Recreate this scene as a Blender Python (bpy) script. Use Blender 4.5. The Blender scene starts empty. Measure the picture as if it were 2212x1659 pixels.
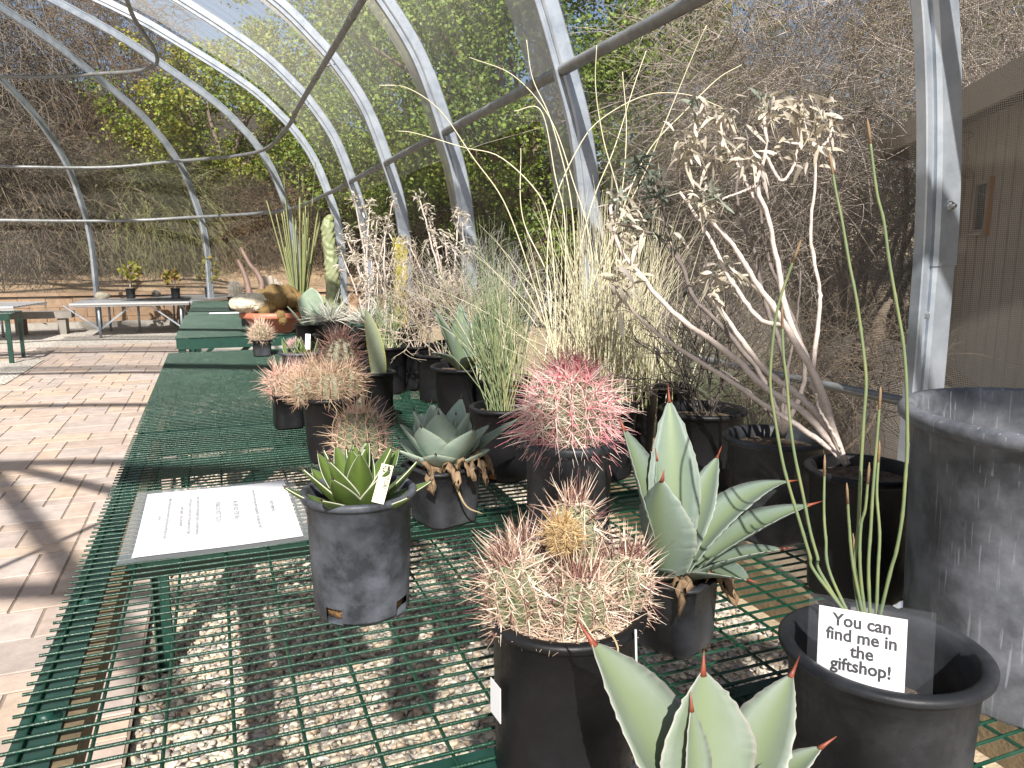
import bpy, math, random
import numpy as np
from mathutils import Vector, Matrix
random.seed(7); rng = np.random.default_rng(11)
R = math.radians
C = bpy.context.scene.collection
scene = bpy.context.scene

# ------------------------------------------------------------------ camera, sky, sun, exposure
S = 0.48                                   # survey unit in metres
CAM_H = 2.48 * S
PITCH, YAW, F_PX = 9.6, 21.4, 1640.0
cd = bpy.data.cameras.new("camera"); cam = bpy.data.objects.new("camera", cd); C.objects.link(cam)
cam.location = (0, 0, CAM_H); cam.rotation_euler = (R(90 - PITCH), 0, R(-YAW))
cd.sensor_width = 36; cd.lens = 36 * F_PX / 2212; cd.clip_start = 0.02; cd.clip_end = 600
scene.camera = cam

SUN_EL = 39.7
SUN_DIR = Vector((.36, 1.15, -1.0)).normalized()          # the way the light travels
w = bpy.data.worlds.new("World"); scene.world = w; w.use_nodes = True
nt = w.node_tree; bg = nt.nodes["Background"]
sky = nt.nodes.new("ShaderNodeTexSky"); sky.sky_type = 'NISHITA'; sky.sun_disc = False
sky.sun_elevation = R(SUN_EL); sky.sun_rotation = math.atan2(-SUN_DIR.x, -SUN_DIR.y)
sky.dust_density = 1.6; sky.air_density = 1.0
nt.links.new(sky.outputs[0], bg.inputs[0]); bg.inputs[1].default_value = 0.06
sl = bpy.data.lights.new("sun", 'SUN'); sun = bpy.data.objects.new("sun", sl); C.objects.link(sun)
sl.energy = 5.0; sl.angle = R(0.53); sl.color = (1.0, .955, .89)
sun.rotation_euler = SUN_DIR.to_track_quat('-Z', 'Y').to_euler(); sun.location = (-4, -8, 12)
scene.view_settings.view_transform = 'Standard'; scene.view_settings.look = 'None'
scene.view_settings.exposure = 0.92; scene.view_settings.gamma = 1.0
scene.cycles.max_bounces = 8; scene.cycles.transparent_max_bounces = 24
scene.cycles.use_denoising = True

# ------------------------------------------------------------------ survey helpers (sight lines of the photograph)
_p, _y = R(PITCH), R(YAW)
_fw = np.array([math.sin(_y)*math.cos(_p), math.cos(_y)*math.cos(_p), -math.sin(_p)])
_rt = np.array([math.cos(_y), -math.sin(_y), 0.]); _up = np.cross(_rt, _fw)
def ray(u, v): return _fw + _rt*(u-1106)/F_PX - _up*(v-829.5)/F_PX
def on_z(u, v, z):                       # point on a level plane, z in metres
    d = ray(u, v); return np.array([0, 0, CAM_H]) + d*(z-CAM_H)/d[2]
def at(u, v, dist):                      # point at a horizontal distance (metres)
    d = ray(u, v); return np.array([0, 0, CAM_H]) + d*dist/math.hypot(d[0], d[1])
TZ = 1.48 * S                            # bench top

# ------------------------------------------------------------------ mesh helpers
class MB:
    def __init__(s): s.v = []; s.f = []; s.n = 0; s.c = []; s.hascol = False
    def add(s, v, f, mi=0, col=None):
        v = np.asarray(v, float).reshape(-1, 3)
        if len(v) == 0: return
        s.v.append(v)
        for a in (f if isinstance(f, list) else [f]):
            a = np.asarray(a, np.int64)
            if a.size: s.f.append((a + s.n, mi))
        if col is None: col = np.zeros((len(v), 3))
        else: s.hascol = True; col = np.broadcast_to(np.asarray(col, float), (len(v), 3))
        s.c.append(col); s.n += len(v)
    def box(s, c, size, rot=None, mi=0, col=None):
        x, y, z = [k/2 for k in size]
        v = np.array([(-x,-y,-z),(x,-y,-z),(x,y,-z),(-x,y,-z),(-x,-y,z),(x,-y,z),(x,y,z),(-x,y,z)])
        if rot is not None: v = v @ np.array(rot).T
        s.add(v + np.array(c), [[(0,3,2,1),(4,5,6,7),(0,1,5,4),(1,2,6,5),(2,3,7,6),(3,0,4,7)]], mi, col)
    def bar(s, a, b, wd, th, up=(0,0,1), mi=0):
        a = np.array(a, float); b = np.array(b, float); d = b-a; L = np.linalg.norm(d); d /= L
        sd = np.cross(d, up); sd /= np.linalg.norm(sd); u2 = np.cross(sd, d)
        s.box((a+b)/2, (wd, L, th), np.stack([sd, d, u2], 1), mi)
    def tube(s, pts, rad, n=6, mi=0, caps=True, col=None):
        v, f = tubes(np.asarray(pts, float)[None], np.broadcast_to(np.asarray(rad, float), (len(pts),))[None], n)
        m = len(pts); fs = [f]
        if caps: fs += [np.array([list(range(n))[::-1]]), np.array([[(m-1)*n+k for k in range(n)]])]
        s.add(v, fs, mi, col)
    def lathe(s, prof, n=32, c=(0,0,0), mi=0, skip=None, col=None, close=False, sx=1, sy=1, ph=0.0):
        p = np.array(prof, float); a = np.arange(n)*2*math.pi/n + ph
        v = np.stack([p[:,0,None]*np.cos(a)*sx, p[:,0,None]*np.sin(a)*sy, np.repeat(p[:,1,None], n, 1)], -1).reshape(-1,3)+np.array(c)
        m = len(p); i, j = np.meshgrid(np.arange(m-1), np.arange(n), indexing='ij'); i = i.ravel(); j = j.ravel(); k = (j+1) % n
        if skip is not None:
            ok = np.array([not skip(ii, a[jj]) for ii, jj in zip(i, j)]); i, j, k = i[ok], j[ok], k[ok]
        s.add(v, np.stack([i*n+j, i*n+k, (i+1)*n+k, (i+1)*n+j], 1), mi, col)
    def build(s, name, mats, parent=None, smooth=True, loc=None):
        me = bpy.data.meshes.new(name)
        if s.n:
            v = np.concatenate(s.v); me.vertices.add(len(v)); me.vertices.foreach_set('co', v.ravel().astype(np.float32))
            nl = sum(a.size for a, _ in s.f); nf = sum(len(a) for a, _ in s.f)
            me.loops.add(nl); me.polygons.add(nf)
            me.loops.foreach_set('vertex_index', np.concatenate([a.ravel() for a, _ in s.f]).astype(np.int32))
            tot = np.concatenate([np.full(len(a), a.shape[1]) for a, _ in s.f]).astype(np.int32)
            st = np.concatenate([[0], np.cumsum(tot)[:-1]]).astype(np.int32)
            me.polygons.foreach_set('loop_start', st); me.polygons.foreach_set('loop_total', tot)
            me.polygons.foreach_set('material_index', np.concatenate([np.full(len(a), m) for a, m in s.f]).astype(np.int32))
            me.polygons.foreach_set('use_smooth', np.full(nf, bool(smooth)))
            if s.hascol:
                at_ = me.color_attributes.new('tint', 'FLOAT_COLOR', 'POINT')
                c = np.concatenate(s.c); at_.data.foreach_set('color', np.concatenate([c, np.ones((len(c),1))], 1).ravel().astype(np.float32))
            me.update(calc_edges=True); me.validate()
        for m in (mats if isinstance(mats, (list, tuple)) else [mats]): me.materials.append(m)
        o = bpy.data.objects.new(name, me); C.objects.link(o)
        if parent is not None: o.parent = parent
        if loc is not None: o.location = loc
        return o

def tubes(P, rad, n=3):
    """P (N,M,3) polylines, rad (N,M): all as n-sided tubes."""
    P = np.asarray(P, float); N, M, _ = P.shape
    T = np.gradient(P, axis=1); T /= np.linalg.norm(T, axis=2, keepdims=True)+1e-12
    ref = np.where(np.abs(T[:, :1, 2:3]) > .9, np.array([1., 0, 0]), np.array([0, 0, 1.])); ref = np.broadcast_to(ref, T.shape)
    A = np.cross(T, ref); A /= np.linalg.norm(A, axis=2, keepdims=True)+1e-12; B = np.cross(T, A)
    an = np.arange(n)*2*math.pi/n
    v = P[:, :, None] + rad[:, :, None, None]*(A[:, :, None]*np.cos(an)[None, None, :, None] + B[:, :, None]*np.sin(an)[None, None, :, None])
    b = np.arange(N)[:, None, None]*M*n + np.arange(M-1)[None, :, None]*n
    j = np.arange(n)[None, None]; k = (j+1) % n
    f = np.stack([b+j, b+k, b+n+k, b+n+j], -1).reshape(-1, 4)
    return v.reshape(-1, 3), f

def unit(a): return a/(np.linalg.norm(a, axis=-1, keepdims=True)+1e-12)
def rand_dirs(n, r=rng): return unit(r.normal(size=(n, 3)))
def spikes(base, dirs, length, r0, bend=None, r1=0.0, segs=2):
    """thin tapering spines (N): base points, directions, lengths; returns verts, faces (3-sided)"""
    N = len(base); t = np.linspace(0, 1, segs+1)
    P = base[:, None] + dirs[:, None]*(length[:, None]*t)[:, :, None]
    if bend is not None: P = P + bend[:, None]*((t**2)[None, :, None])
    rad = np.maximum(r0[:, None]*(1-t)[None] + r1, 1e-5)
    return tubes(P, rad, 3)
def leaf_quads(c, d, nrm, L, W, fold=.15):
    """pointed leaves, each two quads folded on the midrib"""
    d = unit(d); s = unit(np.cross(d, nrm)); n2 = np.cross(s, d)
    L = L[:, None]; W = W[:, None]
    a = c; m1 = c+d*L*.45; tip = c+d*L
    l = c+d*L*.4+s*W*.5+n2*W*fold; r = c+d*L*.4-s*W*.5+n2*W*fold
    v = np.stack([a, l, tip, r], 1).reshape(-1, 3); i = np.arange(len(c))*4
    return v, np.concatenate([np.stack([i, i+1, i+2], 1), np.stack([i, i+2, i+3], 1)])
_ico = None
def ico(sub):
    me = bpy.data.meshes.new('tmp'); import bmesh; bm = bmesh.new(); bmesh.ops.create_icosphere(bm, subdivisions=sub, radius=1)
    bm.verts.ensure_lookup_table(); v = np.array([x.co[:] for x in bm.verts]); f = np.array([[q.index for q in p.verts] for p in bm.faces]); bm.free(); bpy.data.meshes.remove(me)
    return v, f
def spline(pts, n):
    """Catmull-Rom through pts"""
    p = np.array(pts, float); q = np.vstack([2*p[0]-p[1], p, 2*p[-1]-p[-2]]); out = []
    for x in np.linspace(0, len(p)-1-1e-6, n):
        i = int(x); t = x-i; a, b, c, d = q[i:i+4]
        out.append(.5*((2*b)+(c-a)*t+(2*a-5*b+4*c-d)*t*t+(3*b-a-3*c+d)*t**3))
    return np.array(out)

def tag(o, label=None, cat=None, group=None, kind=None):
    if label: o['label'] = label
    if cat: o['category'] = cat
    if group: o['group'] = group
    if kind: o['kind'] = kind
    return o
def thing(name, label, cat, loc=(0,0,0), rz=0, group=None):
    o = bpy.data.objects.new(name, None); C.objects.link(o); o.location = loc; o.rotation_euler = (0,0,rz); o.empty_display_size = .05
    return tag(o, label, cat, group)
def copy_tree(o, parent=None):
    c = o.copy(); C.objects.link(c)
    if parent is not None: c.parent = parent
    for ch in list(o.children): copy_tree(ch, c)
    return c

# ------------------------------------------------------------------ materials
def mat(name, base=(.5,.5,.5), rough=.6, metal=0, spec=.5, bump=0, bscale=60, noise=None, nscale=12, ndetail=6, tint=None, nlo=.35, nhi=.65, bdist=.01, extra=None):
    """noise: second colour mixed by a noise; tint: function(nodes, links, colour socket) -> colour socket"""
    m = bpy.data.materials.new(name); m.use_nodes = True; N = m.node_tree.nodes; Lk = m.node_tree.links
    b = N["Principled BSDF"]; b.inputs['Roughness'].default_value = rough; b.inputs['Metallic'].default_value = metal
    b.inputs['Specular IOR Level'].default_value = spec; b.inputs['Base Color'].default_value = (*base, 1)
    tc = N.new('ShaderNodeTexCoord'); col = None
    if noise is not None:
        nz = N.new('ShaderNodeTexNoise'); nz.inputs['Scale'].default_value = nscale; nz.inputs['Detail'].default_value = ndetail
        nz.inputs['Roughness'].default_value = .65
        Lk.new(tc.outputs['Object'], nz.inputs['Vector'])
        mr = N.new('ShaderNodeMapRange'); mr.inputs[1].default_value = nlo; mr.inputs[2].default_value = nhi; Lk.new(nz.outputs['Fac'], mr.inputs[0])
        mx = N.new('ShaderNodeMix'); mx.data_type = 'RGBA'; Lk.new(mr.outputs[0], mx.inputs['Factor'])
        mx.inputs['A'].default_value = (*base, 1); mx.inputs['B'].default_value = (*noise, 1); col = mx.outputs['Result']
    if tint is not None: col = tint(N, Lk, col, base)
    if col is not None: Lk.new(col, b.inputs['Base Color'])
    if bump:
        nb = N.new('ShaderNodeTexNoise'); nb.inputs['Scale'].default_value = bscale; nb.inputs['Detail'].default_value = 5
        Lk.new(tc.outputs['Object'], nb.inputs['Vector'])
        bn = N.new('ShaderNodeBump'); bn.inputs['Strength'].default_value = bump; bn.inputs['Distance'].default_value = bdist
        Lk.new(nb.outputs['Fac'], bn.inputs['Height']); Lk.new(bn.outputs['Normal'], b.inputs['Normal'])
    if extra: extra(N, Lk, b, tc)
    return m
def attr_col(N, Lk):
    a = N.new('ShaderNodeAttribute'); a.attribute_name = 'tint'; return a
def tint_direct(N, Lk, col, base):                     # the attribute IS the colour
    a = attr_col(N, Lk)
    if col is None: return a.outputs['Color']
    mx = N.new('ShaderNodeMix'); mx.data_type = 'RGBA'; mx.blend_type = 'MULTIPLY'; mx.inputs['Factor'].default_value = 1
    Lk.new(col, mx.inputs['A']); Lk.new(a.outputs['Color'], mx.inputs['B']); return mx.outputs['Result']
def tint_edge(c_edge, lo, hi, c_mid=None, tip=None):   # attribute r = distance across the leaf (0 midrib .. 1 margin), g = along
    def fn(N, Lk, col, base):
        a = attr_col(N, Lk); sp = N.new('ShaderNodeSeparateColor'); Lk.new(a.outputs['Color'], sp.inputs[0])
        def step(sock, l, h):
            mr = N.new('ShaderNodeMapRange'); mr.inputs[1].default_value = l; mr.inputs[2].default_value = h; Lk.new(sock, mr.inputs[0]); return mr.outputs[0]
        def mix(f, A, B):
            mx = N.new('ShaderNodeMix'); mx.data_type = 'RGBA'; Lk.new(f, mx.inputs['Factor'])
            if isinstance(A, tuple): mx.inputs['A'].default_value = (*A, 1)
            else: Lk.new(A, mx.inputs['A'])
            mx.inputs['B'].default_value = (*B, 1); return mx.outputs['Result']
        cur = col if col is not None else base
        if c_mid is not None: cur = mix(step(sp.outputs[0], .75, .05), cur, c_mid)
        cur = mix(step(sp.outputs[0], lo, hi), cur, c_edge)
        if tip is not None: cur = mix(step(sp.outputs[1], .93, 1.0), cur, tip)
        return cur
    return fn
def leaf_extra(trans):
    def fn(N, Lk, b, tc):
        out = N["Material Output"]; tr = N.new('ShaderNodeBsdfTranslucent'); ms = N.new('ShaderNodeMixShader'); ms.inputs[0].default_value = trans
        src = b.inputs['Base Color'].links
        if src: Lk.new(src[0].from_socket, tr.inputs['Color'])
        else: tr.inputs['Color'].default_value = b.inputs['Base Color'].default_value
        Lk.new(b.outputs[0], ms.inputs[1]); Lk.new(tr.outputs[0], ms.inputs[2]); Lk.new(ms.outputs[0], out.inputs['Surface'])
    return fn
M = {}
M['steel'] = mat('galvanised_steel', (.43,.47,.52), .42, .55, bump=.05, bscale=40, noise=(.28,.32,.37), nscale=9, nlo=.4, nhi=.7)
M['pipe'] = mat('weathered_galvanised_pipe', (.26,.27,.27), .55, .45, noise=(.17,.175,.175), nscale=14)
M['bolt'] = mat('zinc_bolt', (.55,.56,.56), .3, .9)
M['alu'] = mat('aluminium', (.62,.63,.65), .4, .6)
M['bench'] = mat('green_coated_steel', (.006,.036,.026), .38, 0, noise=(.012,.055,.04), nscale=35, bump=.15, bscale=300, bdist=.002)
M['wire'] = mat('green_plastic_coated_wire', (.0035,.036,.019), .30, 0, spec=.5, noise=(.035,.09,.06), nscale=5, ndetail=9, nlo=.5, nhi=.85, bump=.5, bscale=500, bdist=.0015)
M['wood'] = mat('weathered_wood', (.20,.15,.085), .8, bump=.3, bscale=80, noise=(.12,.09,.05), nscale=30)
def pot_mat(name, base, chalk, lo, hi, sc=9):
    def ex(N, Lk, b, tc):
        n2 = N.new('ShaderNodeTexNoise'); n2.inputs['Scale'].default_value = 160; Lk.new(tc.outputs['Object'], n2.inputs['Vector'])
        mr = N.new('ShaderNodeMapRange'); mr.inputs[3].default_value = .34; mr.inputs[4].default_value = .62; Lk.new(n2.outputs['Fac'], mr.inputs[0]); Lk.new(mr.outputs[0], b.inputs['Roughness'])
    return mat(name, base, .45, 0, spec=.28, noise=chalk, nscale=sc, ndetail=9, nlo=lo, nhi=hi, bump=.08, bscale=50, extra=ex)
M['pot_dusty'] = pot_mat('dusty_black_pot', (.024,.027,.033), (.125,.138,.165), .40, .72, 14)
M['pot_black'] = pot_mat('black_pot', (.0065,.0065,.0075), (.020,.021,.024), .45, .9)
M['pot_grey'] = pot_mat('dusty_pot', (.016,.017,.020), (.068,.073,.082), .42, .76)
def big_pot_extra(N, Lk, b, tc):
    src = b.inputs['Base Color'].links[0].from_socket
    mp = N.new('ShaderNodeMapping'); mp.inputs['Scale'].default_value = (260, 260, 15); Lk.new(tc.outputs['Object'], mp.inputs['Vector'])
    nz = N.new('ShaderNodeTexNoise'); nz.inputs['Scale'].default_value = 1.0; nz.inputs['Detail'].default_value = 3; Lk.new(mp.outputs[0], nz.inputs['Vector'])
    mr = N.new('ShaderNodeMapRange'); mr.inputs[1].default_value = .62; mr.inputs[2].default_value = .68; Lk.new(nz.outputs['Fac'], mr.inputs[0])
    mm = N.new('ShaderNodeMath'); mm.operation = 'MULTIPLY'; mm.inputs[1].default_value = .5; Lk.new(mr.outputs[0], mm.inputs[0])
    mx = N.new('ShaderNodeMix'); mx.data_type = 'RGBA'; Lk.new(mm.outputs[0], mx.inputs['Factor']); Lk.new(src, mx.inputs['A']); mx.inputs['B'].default_value = (.30,.32,.35,1)
    Lk.new(mx.outputs['Result'], b.inputs['Base Color'])
M['pot_big'] = mat('scuffed_black_tub', (.062,.066,.077), .42, 0, noise=(.21,.222,.25), nscale=16, ndetail=12, nlo=.38, nhi=.72, bump=.06, bscale=40, extra=big_pot_extra)
M['soil'] = mat('potting_soil', (.055,.038,.025), .95, noise=(.14,.10,.065), nscale=70, bump=.9, bscale=120, bdist=.008)
M['coir'] = mat('coir_soil', (.30,.17,.07), .95, noise=(.12,.06,.025), nscale=220, bump=.8, bscale=220, bdist=.006)
M['white'] = mat('white_paper', (.80,.80,.82), .5)
M['label'] = mat('cream_tag', (.70,.66,.47), .45)
M['ink'] = mat('black_ink', (.03,.03,.035), .7)
M['ink_grey'] = mat('grey_ink', (.22,.22,.24), .7)
def film(name, col, fac, rough=.12):
    m = bpy.data.materials.new(name); m.use_nodes = True; N = m.node_tree.nodes; Lk = m.node_tree.links
    b = N["Principled BSDF"]; b.inputs['Base Color'].default_value = (*col,1); b.inputs['Roughness'].default_value = rough
    t = N.new('ShaderNodeBsdfTransparent'); ms = N.new('ShaderNodeMixShader'); ms.inputs[0].default_value = fac
    Lk.new(t.outputs[0], ms.inputs[1]); Lk.new(b.outputs[0], ms.inputs[2]); Lk.new(ms.outputs[0], N["Material Output"].inputs['Surface']); return m
M['film'] = film('clear_plastic_sleeve', (.55,.57,.6), .30)
def cloth(name, col, fac, trans):
    m = bpy.data.materials.new(name); m.use_nodes = True; N = m.node_tree.nodes; Lk = m.node_tree.links
    N.remove(N["Principled BSDF"]); d = N.new('ShaderNodeBsdfDiffuse'); d.inputs[0].default_value = (*col,1)
    tl = N.new('ShaderNodeBsdfTranslucent'); tl.inputs[0].default_value = (*col,1)
    m1 = N.new('ShaderNodeMixShader'); m1.inputs[0].default_value = trans; Lk.new(d.outputs[0], m1.inputs[1]); Lk.new(tl.outputs[0], m1.inputs[2])
    t = N.new('ShaderNodeBsdfTransparent'); ms = N.new('ShaderNodeMixShader')
    tc = N.new('ShaderNodeTexCoord'); mp = N.new('ShaderNodeMapping'); mp.inputs['Scale'].default_value = (.7, 9, 1.2); Lk.new(tc.outputs['Object'], mp.inputs['Vector'])
    nz = N.new('ShaderNodeTexNoise'); nz.inputs['Scale'].default_value = 1.6; nz.inputs['Detail'].default_value = 6; Lk.new(mp.outputs[0], nz.inputs['Vector'])
    mr = N.new('ShaderNodeMapRange'); mr.inputs[1].default_value = .3; mr.inputs[2].default_value = .7; mr.inputs[3].default_value = fac*.75; mr.inputs[4].default_value = fac*1.25
    Lk.new(nz.outputs['Fac'], mr.inputs[0]); Lk.new(mr.outputs[0], ms.inputs[0])
    Lk.new(t.outputs[0], ms.inputs[1]); Lk.new(m1.outputs[0], ms.inputs[2]); Lk.new(ms.outputs[0], N["Material Output"].inputs['Surface']); return m
M['roof_hazy'] = cloth('hazy_roof_mesh', (.90,.85,.76), .25, .85)  # same roof mesh, made paler and denser to carry the sunlit haze
M['roof_clear'] = cloth('clear_roof_mesh', (.60,.57,.50), .08, .5)  # same roof mesh, thinned where the sun enters and no haze shows
M['hoop_haze'] = cloth('hoop_haze_mesh', (.88,.83,.74), .58, .85)  # haze beside the hoops, put in as extra pale mesh
M['screen'] = cloth('insect_screen', (.21,.195,.17), .19, .3)
M['thread'] = mat('screen_thread', (.20,.18,.155), .8)
M['dirt'] = mat('pale_desert_sand', (.44,.35,.24), .95, noise=(.34,.265,.175), nscale=3, bump=.5, bscale=22, bdist=.03)
M['bank'] = mat('tan_dirt_bank', (.36,.25,.15), .95, noise=(.24,.165,.10), nscale=2.2, bump=.8, bscale=6, bdist=.15)
M['hill'] = mat('brushy_hillside', (.06,.047,.032), .95, noise=(.025,.022,.014), nscale=1.5, bump=.8, bscale=4, bdist=.3)
M['paver'] = mat('concrete_paver', (.4,.3,.25), .85, noise=(.75,.75,.75), nscale=14, ndetail=8, tint=tint_direct, bump=.25, bscale=180, bdist=.003)
M['paver'].node_tree.nodes["Mix"].inputs['A'].default_value = (1,1,1,1)
M['joint'] = mat('jointing_sand', (.27,.215,.17), .95, noise=(.18,.14,.11), nscale=40)
M['stone'] = mat('pea_gravel', (1,1,1), .85, noise=(.72,.70,.66), nscale=60, tint=tint_direct)
def gravel_far(N, Lk, b, tc):
    vo = N.new('ShaderNodeTexVoronoi'); vo.inputs['Scale'].default_value = 45; Lk.new(tc.outputs['Object'], vo.inputs['Vector'])
    hs = N.new('ShaderNodeHueSaturation'); hs.inputs['Saturation'].default_value = .12; hs.inputs['Value'].default_value = .9; Lk.new(vo.outputs['Color'], hs.inputs['Color'])
    mx = N.new('ShaderNodeMix'); mx.data_type = 'RGBA'; mx.inputs['Factor'].default_value = .45; mx.inputs['A'].default_value = (.46,.38,.27,1); Lk.new(hs.outputs[0], mx.inputs['B']); Lk.new(mx.outputs['Result'], b.inputs['Base Color'])
    bp = N.new('ShaderNodeBump'); bp.inputs['Strength'].default_value = 1; bp.inputs['Distance'].default_value = .02; bp.invert = True; Lk.new(vo.outputs['Distance'], bp.inputs['Height']); Lk.new(bp.outputs[0], b.inputs['Normal'])
M['gravel_far'] = mat('gravel_sheet', (.4,.35,.27), .95, extra=gravel_far)
M['block'] = mat('retaining_block', (.42,.28,.18), .9, noise=(.32,.21,.135), nscale=8, bump=.5, bscale=30, bdist=.02)
M['concrete'] = mat('pale_concrete', (.50,.47,.42), .9, noise=(.40,.37,.33), nscale=10, bump=.3, bscale=40)
M['siding'] = mat('taupe_siding', (.45,.40,.335), .8, noise=(.39,.345,.29), nscale=6)
M['eave'] = mat('taupe_fascia', (.40,.34,.27), .75)
M['roof'] = mat('dark_roofing', (.10,.09,.08), .9)
M['glass'] = mat('window_glass', (.05,.055,.06), .1)
M['orange'] = mat('orange_trim', (.45,.20,.05), .6)
M['bark'] = mat('grey_bark', (.20,.155,.115), .95, noise=(.11,.085,.06), nscale=30, bump=.7, bscale=40, bdist=.02)
M['twig'] = mat('dry_twig', (.44,.38,.325), .9, noise=(.17,.138,.112), nscale=9, nlo=.40, nhi=.58)
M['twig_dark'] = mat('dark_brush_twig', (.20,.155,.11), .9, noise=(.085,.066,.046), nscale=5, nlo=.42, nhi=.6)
M['leaf_green'] = mat('tree_leaf', (.095,.155,.022), .5, tint=tint_direct, extra=leaf_extra(.3))
M['leaf_brown'] = mat('dry_leaf', (.12,.09,.05), .8, tint=tint_direct, extra=leaf_extra(.2))
# ================================================================== THE SETTING
def sheet(name, x0, x1, y0, y1, z, m, nx=2, ny=2, fn=None, label=None, kind='structure'):
    X, Y = np.meshgrid(np.linspace(x0, x1, nx), np.linspace(y0, y1, ny), indexing='ij'); Z = np.full_like(X, z) if fn is None else fn(X, Y)
    mb = MB(); i, j = np.meshgrid(np.arange(nx-1), np.arange(ny-1), indexing='ij'); i = i.ravel(); j = j.ravel()
    mb.add(np.stack([X, Y, Z], -1).reshape(-1, 3), np.stack([i*ny+j, (i+1)*ny+j, (i+1)*ny+j+1, i*ny+j+1], 1))
    return tag(mb.build(name, m), label, None, None, kind)
def wob(X, Y, s, a):
    return a*(np.sin(X*s+1.3*np.sin(Y*s*.7))+np.sin(Y*s*1.27+2.1*np.sin(X*s*.53))+.5*np.sin((X+Y)*s*2.3))
PX = -.256                                               # edge between paving and gravel
def gz(X, Y):                                            # sand outside rises and rolls away from the house
    out = np.clip((X-2.0)/2.5, 0, 1); far = np.clip((Y-13.0)/6, 0, 1)
    return -.012 + out*(.10+wob(X, Y, 1.7, .035)) + np.where(X > 4.5, (X-4.5)*.13, 0)
sheet('ground', -40, 60, -30, 90, 0, M['dirt'], 141, 161, gz)
sheet('gravel_ground', PX, 1.62, -4, 14.4, 0.0, M['gravel_far'])
sheet('gravel_ground', -9, PX-.004, 23.0*S, 14.4, 0.001, M['gravel_far'])
sheet('gravel_ground', -4.2, -1.80, 16.6*S, 20.4*S, 0.044, M['gravel_far'])

# paving: laid in courses of three paver sizes
def paving():
    mb = MB(); y = -2.2; g = .0013; cols = [(.53,.42,.345), (.49,.39,.325), (.54,.42,.325), (.47,.39,.345), (.51,.405,.345), (.50,.425,.38)]
    yend = 22.9*S
    while y < yend:
        h = rng.choice([.108, .216, .216]); x = PX - rng.uniform(0, .3)*0
        while x > -4.6:
            wd = rng.choice([.108, .216, .216, .324]); a, b = x-wd+g, x-g; c, d = y+g, y+h-g; e = .004
            z = .037 + rng.uniform(-.0012, .0012)
            v = [(a,c,z-.012),(b,c,z-.012),(b,d,z-.012),(a,d,z-.012),(a+e,c+e,z),(b-e,c+e,z),(b-e,d-e,z),(a+e,d-e,z)]
            col = np.array(cols[rng.integers(len(cols))])*rng.uniform(.94, 1.06)
            mb.add(v, [[(4,5,6,7),(0,1,5,4),(1,2,6,5),(2,3,7,6),(3,0,4,7)]], 0, col)
            x -= wd
        y += h
    return tag(mb.build('paved_path', M['paver'], None, False), None, None, None, 'structure')
paving()
sheet('path_bed', -4.6, PX+.002, -2.2, 22.9*S, 0.0335, M['joint'])

# loose stones under the near bench
def stones(n, x0, x1, y0, y1, lo, hi, sub):
    v0, f0 = ico(sub); mb = MB(); pal = np.array([(.58,.50,.38),(.54,.46,.35),(.46,.41,.34),(.62,.55,.44),(.38,.345,.31),(.28,.26,.24),(.53,.41,.30),(.64,.58,.48)])
    var = []
    for k in range(10):
        nrm = rand_dirs(11); v = v0.copy()
        for q in nrm: dd = v@q; c = rng.uniform(.42, .8); v = v - np.clip(dd-c, 0, None)[:, None]*q*.9
        var.append(v*(1+rng.normal(0, .05, (len(v), 1))))
    for k in range(10):
        m = n//10; pos = np.stack([rng.uniform(x0, x1, m), rng.uniform(y0, y1, m), rng.uniform(.001, .016, m)], 1)
        sc = rng.uniform(lo, hi, m)*.5; ax = rng.uniform(.65, 1.25, (m, 3)); ax[:, 2] *= .75
        an = rng.uniform(0, 6.28, m); ca, sa = np.cos(an), np.sin(an)
        v = var[k][None]*ax[:, None]*sc[:, None, None]; x = v[..., 0]*ca[:, None]-v[..., 1]*sa[:, None]; y = v[..., 0]*sa[:, None]+v[..., 1]*ca[:, None]
        v = np.stack([x, y, v[..., 2]], -1)+pos[:, None]; v[..., 2] = np.maximum(v[..., 2], -.004)
        col = pal[rng.integers(len(pal), size=m)]*rng.uniform(.8, 1.15, (m, 1))
        mb.add(v.reshape(-1, 3), (f0[None]+(np.arange(m)*len(v0))[:, None, None]).reshape(-1, 3), 0, np.repeat(col, len(v0), 0))
    return mb
tag(stones(19000, PX+.012, 1.6, 1.05, 3.6, .013, .032, 2).build('gravel', M['stone'], None, True), 'cream and grey pebbles spread under the mesh bench', None, None, 'stuff')
tag(stones(13000, PX+.012, 1.6, 3.6, 6.5, .014, .034, 1).build('gravel', M['stone'], None, True), 'pale pebbles under the second bench', None, None, 'stuff')

# ------------------------------------------------------------------ shade house
HOOP_Y = [2.84+3.75*k for k in range(-5, 6)]
PROF = np.array([(3.44,-.25),(3.44,1.84),(3.41,2.8),(3.3,3.56),(3.14,4.1),(2.91,4.75),(2.70,5.2),(2.37,5.68),(2.0,6.1),(1.22,6.78),(-.2,7.62),(-1.85,8.44),(-5,9.55),(-8,10.2)])
PS = spline(PROF, 60)
off_z = lambda z: 3.44-np.interp(z, PROF[:,1], PROF[:,0])
APEX = np.array([-8., 21.8])
FEET = [(2.5,25.0),(-.1,28.0),(-3.6,28.6),(-12.4,28.6),(-15.9,28.),(-18.5,25.)]
def rib_path(F, n=50):
    F = np.array(F); d = APEX-F; L = np.linalg.norm(d); d = d/L; P = PS[:, :]
    off = 3.44-P[:, 0]; r = off*(1+(L/11.44-1)*off/11.44)
    return np.column_stack([F[0]+d[0]*r, F[1]+d[1]*r, P[:, 1]]), np.array([d[0], d[1], 0])
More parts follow.
